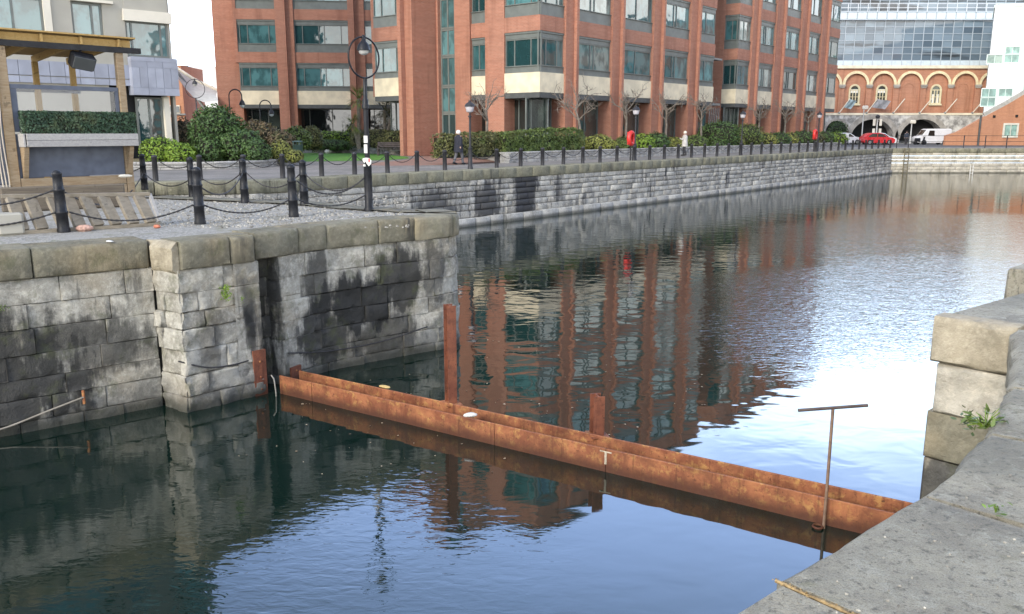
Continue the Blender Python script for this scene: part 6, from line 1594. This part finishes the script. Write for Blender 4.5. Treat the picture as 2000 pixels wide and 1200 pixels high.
# ------------------------------------------------------------------ people
M['skin'] = simple('skin', (.5, .33, .25), .6, .1, 4)
def person(loc, heading, h, lab, coat, hair, legs, coat_len=.62, stride=.16, arm=None, hood=False):
    """standing / walking figure facing +Y before rotation; the body is one skinned surface"""
    t = thing('person', lab, 'person', loc, heading); k = h / 1.72
    J = {}; V = []; Ed = []; Rd = []
    def v(name, x, y, z, r): J[name] = len(V); V.append((x * k, y * k, z * k)); Rd.append(r * k)
    def e(a, b): Ed.append((J[a], J[b]))
    v('pel', 0, 0, .92, .125); v('waist', 0, .01, 1.08, .115); v('chest', 0, .0, 1.28, .14); v('neckb', 0, .0, 1.43, .075); v('neck', 0, .015, 1.5, .052); v('head', 0, .03, 1.58, .082); v('crown', 0, .02, 1.66, .075)
    for s_, x in (('l', -1), ('r', 1)):
        st = stride * x
        v('hip' + s_, .09 * x, 0, .86, .095); v('kn' + s_, .1 * x, st * .55 + .03, .49, .062); v('an' + s_, .1 * x, st - (.05 if st < 0 else 0), .1 if st > -.02 else .13, .042); v('to' + s_, .11 * x, st + .14, .045 if st > -.02 else .04, .04)
        e('pel', 'hip' + s_); e('hip' + s_, 'kn' + s_); e('kn' + s_, 'an' + s_); e('an' + s_, 'to' + s_)
        a_ = -st * .8
        if arm == s_: el = (.23 * x, .12, 1.12); wr = (.16 * x, .3, 1.2)
        else: el = (.235 * x, a_ * .5 - .03, 1.12); wr = (.235 * x, a_ + .03, .9)
        v('sh' + s_, .17 * x, 0, 1.38, .065); v('el' + s_, *el, .046); v('wr' + s_, *wr, .032); v('ha' + s_, wr[0], wr[1] + .03, wr[2] - .09 if arm != s_ else wr[2] + .06, .034)
        e('chest', 'sh' + s_); e('sh' + s_, 'el' + s_); e('el' + s_, 'wr' + s_); e('wr' + s_, 'ha' + s_)
    for a, b in (('pel', 'waist'), ('waist', 'chest'), ('chest', 'neckb'), ('neckb', 'neck'), ('neck', 'head'), ('head', 'crown')): e(a, b)
    me = bpy.data.meshes.new('body'); me.from_pydata(V, Ed, []); o = bpy.data.objects.new('body', me); COL.objects.link(o); o.parent = t
    md = o.modifiers.new('skin', 'SKIN'); md.use_smooth_shade = True
    if not me.skin_vertices: me.attributes.new('skin', 'FLOAT', 'POINT')
    sv = me.skin_vertices[0].data
    for i, r_ in enumerate(Rd): sv[i].radius = (r_, r_); sv[i].use_root = (i == 0)
    o.modifiers.new('sub', 'SUBSURF').levels = 1; o.modifiers['sub'].render_levels = 2
    me.materials.append(M['skin'])
    # face: nose and ears as part of the head surface outline
    mb = MB(); mb.lathe([(.012 * k, 0), (.016 * k, .02 * k), (.006 * k, .05 * k)], (0, .115 * k, 1.56 * k), 8); 
    for x in (-.085, .085): mb.lathe([(.008 * k, -.03 * k), (.016 * k, 0), (.01 * k, .03 * k)], (x * k, .02 * k, 1.585 * k), 8)
    mb.build('face_detail', M['skin'], t)
    # hair
    mb = MB(); mb.lathe([(.095 * k, -.06 * k), (.102 * k, .0), (.1 * k, .05 * k), (.075 * k, .09 * k), (.03 * k, .11 * k)], (0, .0, 1.61 * k), 14, 1, 1.12); mb.build('hair', hair, t)
    # coat: torso, skirt and sleeves
    mb = MB(); zb5 = (1.42 - coat_len - .1)
    prof = [(.245, zb5), (.24, zb5 + .15), (.225, .98), (.21, 1.1), (.215, 1.25), (.205, 1.34), (.14, 1.43), (.07, 1.475)]
    mb.lathe([(r_ * k, z * k) for r_, z in prof], (0, -.005 * k, 0), 18, 1.05, .86)
    for s_ in 'lr':
        p_ = [Vector(V[J[q + s_]]) for q in ('sh', 'el', 'wr')]; pp_ = [p_[0], p_[0].lerp(p_[1], .5), p_[1], p_[1].lerp(p_[2], .5), p_[2]]
        mb.tube(pp_, [.078 * k, .068 * k, .06 * k, .054 * k, .05 * k], 10)
    mb.build('coat', coat, t)
    mb = MB()
    for s_ in 'lr':
        p_ = [Vector(V[J[q + s_]]) for q in ('hip', 'kn', 'an')]; mb.tube([p_[0], p_[0].lerp(p_[1], .5), p_[1], p_[1].lerp(p_[2], .5), p_[2]], [.108 * k, .092 * k, .078 * k, .068 * k, .06 * k], 10)
    mb.build('trousers', legs, t)
    for s_ in 'lr':
        a_, b_ = Vector(V[J['an' + s_]]), Vector(V[J['to' + s_]]); mb = MB(); mb.tube([a_ + Vector((0, -.05 * k, -.03 * k)), a_.lerp(b_, .5) - Vector((0, 0, .01)), b_ + Vector((0, .04 * k, 0))], [.052 * k, .056 * k, .038 * k], 10); mb.build('shoe', M['iron'], t)
    return t
cloth = lambda n, c: simple(n, c, .85, .15, 6, 0, .15, 30)
W_ = simple('white_hair', (.72, .7, .66), .8, .08, 20); DK = cloth('dark_trousers', (.03, .03, .035))
person((*P(896, 322, -.02), -.02), -radians(38), 1.74, 'person with white hair in a long dark navy coat walking away along the promenade', cloth('navy_coat', (.018, .02, .032)), W_, cloth('grey_trousers', (.1, .1, .11)), .7, .2)
t = person((*ST(s_at(1338, 3.5), 3.5), -.02), radians(70), 1.7, 'person in a pale grey coat and light hat looking at something in hand', cloth('pale_grey_coat', (.45, .43, .4)), cloth('cream_hat', (.62, .58, .5)), DK, .66, .07, 'l')
person((*P(1653, 284, -.02), -.02), radians(-60), 1.72, 'person in a white top with dark trousers near the far posts', cloth('white_top', (.75, .74, .72)), cloth('brown_hair', (.08, .05, .03)), DK, .4, .12)
person((*P(1769, 283.4, -.02), -.02), radians(170), 1.74, 'person in a dark blue jacket standing by the far quay ladder', cloth('dark_blue_jacket', (.025, .035, .055)), cloth('dark_hair', (.03, .02, .015)), DK, .42, .05)
# ------------------------------------------------------------------ vehicles on the road at the head of the dock
def car(loc, rz, lab, paint, L=4.0, Wd=1.72, van=False, cat='car', name='parked_car'):
    t = thing(name, lab, cat, loc, rz)
    if van: low = [(-L / 2, .35), (-L / 2, 1.9), (-L / 2 + .12, 2.0), (L / 2 - 1.35, 2.0), (L / 2 - 1.1, 1.9), (L / 2 - .55, 1.15), (L / 2 - .08, .98), (L / 2, .75), (L / 2, .35), (L / 2 - .1, .25), (-L / 2 + .1, .25)]
    else: low = [(-L / 2, .4), (-L / 2 + .03, .82), (-L / 2 + .12, .95), (-L / 2 + .5, 1.32), (-L / 2 + .95, 1.47), (-.1, 1.5), (.35, 1.42), (L / 2 - 1.0, 1.0), (L / 2 - .3, .86), (L / 2 - .03, .7), (L / 2, .45), (L / 2 - .15, .24), (-L / 2 + .15, .24)]
    n = len(low); mb = MB(); rings = []
    for y, sh in ((-Wd / 2, .93), (-Wd / 2 + .06, 1.0), (Wd / 2 - .06, 1.0), (Wd / 2, .93)):
        cx_ = 0; vs = []
        for x, z in low:
            tum = max(0, z - .9) * .22; yy = y * (1 - tum * .5) ; vs.append((x * (.985 if sh < 1 else 1), yy, .25 + (z - .25) * (sh if z > .9 else (1 if sh == 1 else .985))))
        rings.append(vs)
    V_ = [q for r_ in rings for q in r_]; fs = [(i * n + j, i * n + (j + 1) % n, (i + 1) * n + (j + 1) % n, (i + 1) * n + j) for i in range(3) for j in range(n)] + [tuple(range(n)), tuple(3 * n + j for j in range(n - 1, -1, -1))]
    mb.add(V_, fs, True); body = mb.build('body', paint, t)
    gl2 = M['glass_dark']
    for sy in (-1, 1):
        def wy(z): return sy * (Wd / 2 * (1 - max(0, z - .9) * .11) + .006)
        polys = [[(L / 2 - 1.25, 1.1), (L / 2 - 1.45, 1.78), (L / 2 - 2.1, 1.78), (L / 2 - 2.1, 1.1)]] if van else [[(.85, .98), (.3, 1.36), (-.28, 1.4), (-.28, .98)], [(-.36, .98), (-.36, 1.4), (-.95, 1.38), (-1.4, 1.12), (-1.42, .98)]]
        mb = MB()
        for p_ in polys:
            vs = [(x, wy(z), z) for x, z in p_] + [(x, wy(z) - sy * .03, z) for x, z in p_]; m_ = len(p_); mb.add(vs, [tuple(range(m_)), tuple(range(2 * m_ - 1, m_ - 1, -1))] + [(i, (i + 1) % m_, m_ + (i + 1) % m_, m_ + i) for i in range(m_)])
        mb.build('window', gl2, t)
    mb = MB(); a, b = ((L / 2 - 1.08, 1.86), (L / 2 - .6, 1.22)) if van else ((.42, 1.41), (L / 2 - 1.05, 1.03)); yw = Wd / 2 * .86; ofs = .012
    mb.add([(a[0] + ofs, -yw * .9, a[1] + ofs), (a[0] + ofs, yw * .9, a[1] + ofs), (b[0] + ofs, yw, b[1] + ofs), (b[0] + ofs, -yw, b[1] + ofs)], [(0, 1, 2, 3), (3, 2, 1, 0)]); mb.build('windscreen', gl2, t)
    for sx in (-L * .31, L * .31):
        for sy in (-1, 1):
            mb = MB(); rot = Vector((0, 0, 1)).rotation_difference(Vector((0, sy, 0))).to_matrix()
            mb.lathe([(.2, 0), (.3, 0), (.32, .03), (.32, .16), (.3, .19), (.2, .19)], (sx, sy * (Wd / 2 - .17), .32), 20, rot=rot); w_ = mb.build('wheel', M['iron'], t)
            mb = MB(); mb.lathe([(.2, .17), (.2, .2), (.06, .205)], (sx, sy * (Wd / 2 - .17), .32), 14, rot=rot); mb.build('rim', M['trim'], w_)
    for sy in (-1, 1):
        mb = MB(); mb.bevbox((L / 2 - .1, sy * Wd * .36, .72), (.2, .34, .13), .03); mb.build('headlight', M['stonewhite'], t)
        mb = MB(); mb.bevbox((-L / 2 + .04, sy * Wd * .41, .86), (.1, .2, .18), .02); mb.build('tail_light', simple('tail_lamp_red', (.4, .02, .02), .3, .05), t)
    return t
def paint(n, c): return simple(n, c, .3, .03, 1)
YC = 110.0; xc = lambda u: (u - 1000) / FPX * (YC * CP + .5)
car((xc(1711), YC, -.02), 0, 'red hatchback parked before the grey stone arches', paint('red_car_paint', (.5, .02, .025)))
car((xc(1664), YC + 2.5, -.02), 0, 'white car half hidden behind the person in the white top', paint('white_car_paint', (.75, .75, .74)))
car((xc(1733), YC + 2.6, -.02), 0, 'white car showing its nose behind the red hatchback', paint('white_car_gloss', (.72, .72, .72)))
car((xc(1824), YC + 1.0, -.02), pi, 'white van parked under the right stone arch', paint('white_van_paint', (.62, .62, .62)), 4.3, 1.8, True, 'van', 'parked_van')
# motor scooter left of the van
t = thing('motor_scooter', 'dark motor scooter parked left of the white van', 'scooter', (xc(1788), YC - 1, -.02))
for sx in (-.6, .6):
    mb = MB(); rot = Vector((0, 0, 1)).rotation_difference(Vector((0, 1, 0))).to_matrix(); mb.lathe([(.15, -.05), (.24, -.05), (.26, 0), (.24, .05), (.15, .05)], (sx, 0, .26), 14, rot=rot); mb.build('wheel', M['iron'], t)
mb = MB(); mb.bevbox((-.35, 0, .6), (.75, .3, .32), .08); mb.bevbox((.1, 0, .38), (.5, .28, .1), .04); mb.bar((.42, 0, .4), (.5, 0, .95), .16, .2); mb.build('body', M['iron'], t)
mb = MB(); mb.bevbox((-.35, 0, .81), (.7, .28, .1), .04); mb.build('seat', M['soffit'], t); mb = MB(); mb.tube([(.5, -.3, 1.02), (.5, 0, .98), (.5, .3, 1.02)], .025, 6); mb.build('handlebar', M['iron'], t)
# lamp columns, camera mast, flag and slanting poles on the warehouse front
def column(u, vt, d, lab, r=.08, head='lamp'):
    y = d / CP; x = (u - 1000) / FPX * d; h = zat(vt, 0, y); t = thing('street_lamp' if head == 'lamp' else 'signal_post', lab, 'street lamp' if head == 'lamp' else 'post', (x, y, -.02))
    g = simple('pale_grey_column', (.45, .45, .43), .5, .1)
    mb = MB(); mb.lathe([(r * 1.6, 0), (r * 1.5, .9), (r, 1.0), (r * .8, h)], n=10); mb.build('shaft', g, t)
    if head == 'lamp': mb = MB(); mb.bevbox((.15, 0, h + .12), (.75, .4, .5), .1); mb.build('lamp_head', M['stonewhite'], t)
    else:
        for z in (h - 2.2, h - 1.0):
            for sx in (-.42, .42): mb = MB(); mb.bevbox((sx, -.05, z), (.32, .12, .85), .02); mb.build('sign_plate', M['stonewhite'], t)
        mb = MB(); mb.lathe([(.25, h - .5), (.3, h - .2), (.1, h)], n=10); mb.build('camera_dome', M['iron_far'], t)
column(1684, 212, 112, 'pale lamp column with a white head standing behind the red hatchback')
column(1712, 224, 111, 'grey post with small white plates behind the red hatchback', .1, 'sign')
column(1779.5, 240, 118, 'thin pale post between the two wide stone arches', .09, 'lamp')
for k, u in enumerate((1637, 1690, 1742, 1793, 1842, 1895)):
    t = thing('flag_pole', ('white slanting flag pole fixed over the %s of the warehouse arcade' % ('small grey arch', 'left wide arch', 'pier between the arches', 'right wide arch', 'white van', 'ramp wall foot')[k]), 'flag pole', (XW(u) - .3, YW - .3, zc + .2))
    mb = MB(); mb.tube([(0, 0, 0), (1.05, -1.0, 2.0)], .07, 7); mb.build('pole', M['stonewhite'], t); mb = MB(); mb.bevbox((0, .05, 0), (.3, .3, .3), .04); mb.build('bracket', M['trim'], t)
    if k in (0, 1):
        mb = MB(); A0 = Vector((1.05, -1.0, 2.0)); B0 = Vector((.45, -.43, .85)); pts = []
        for i in range(7):
            for j in range(4):
                q = A0.lerp(B0, j / 3); pts.append(q + Vector((.33 * i * (1 if k else .5), .12 * sin(i * 1.4 + j), -.06 * i - .05 * sin(i))))
        fs = [(i * 4 + j, i * 4 + j + 1, i * 4 + j + 5, i * 4 + j + 4) for i in range(6) for j in range(3)]; mb.add(pts, fs, True); mb.add([p_ + Vector((0, .02, 0)) for p_ in pts], [f[::-1] for f in fs], True)
        mb.build('flag', simple('grey_flag_%d' % k, (.33, .34, .37) if k else (.3, .4, .44), .8, .2), t)
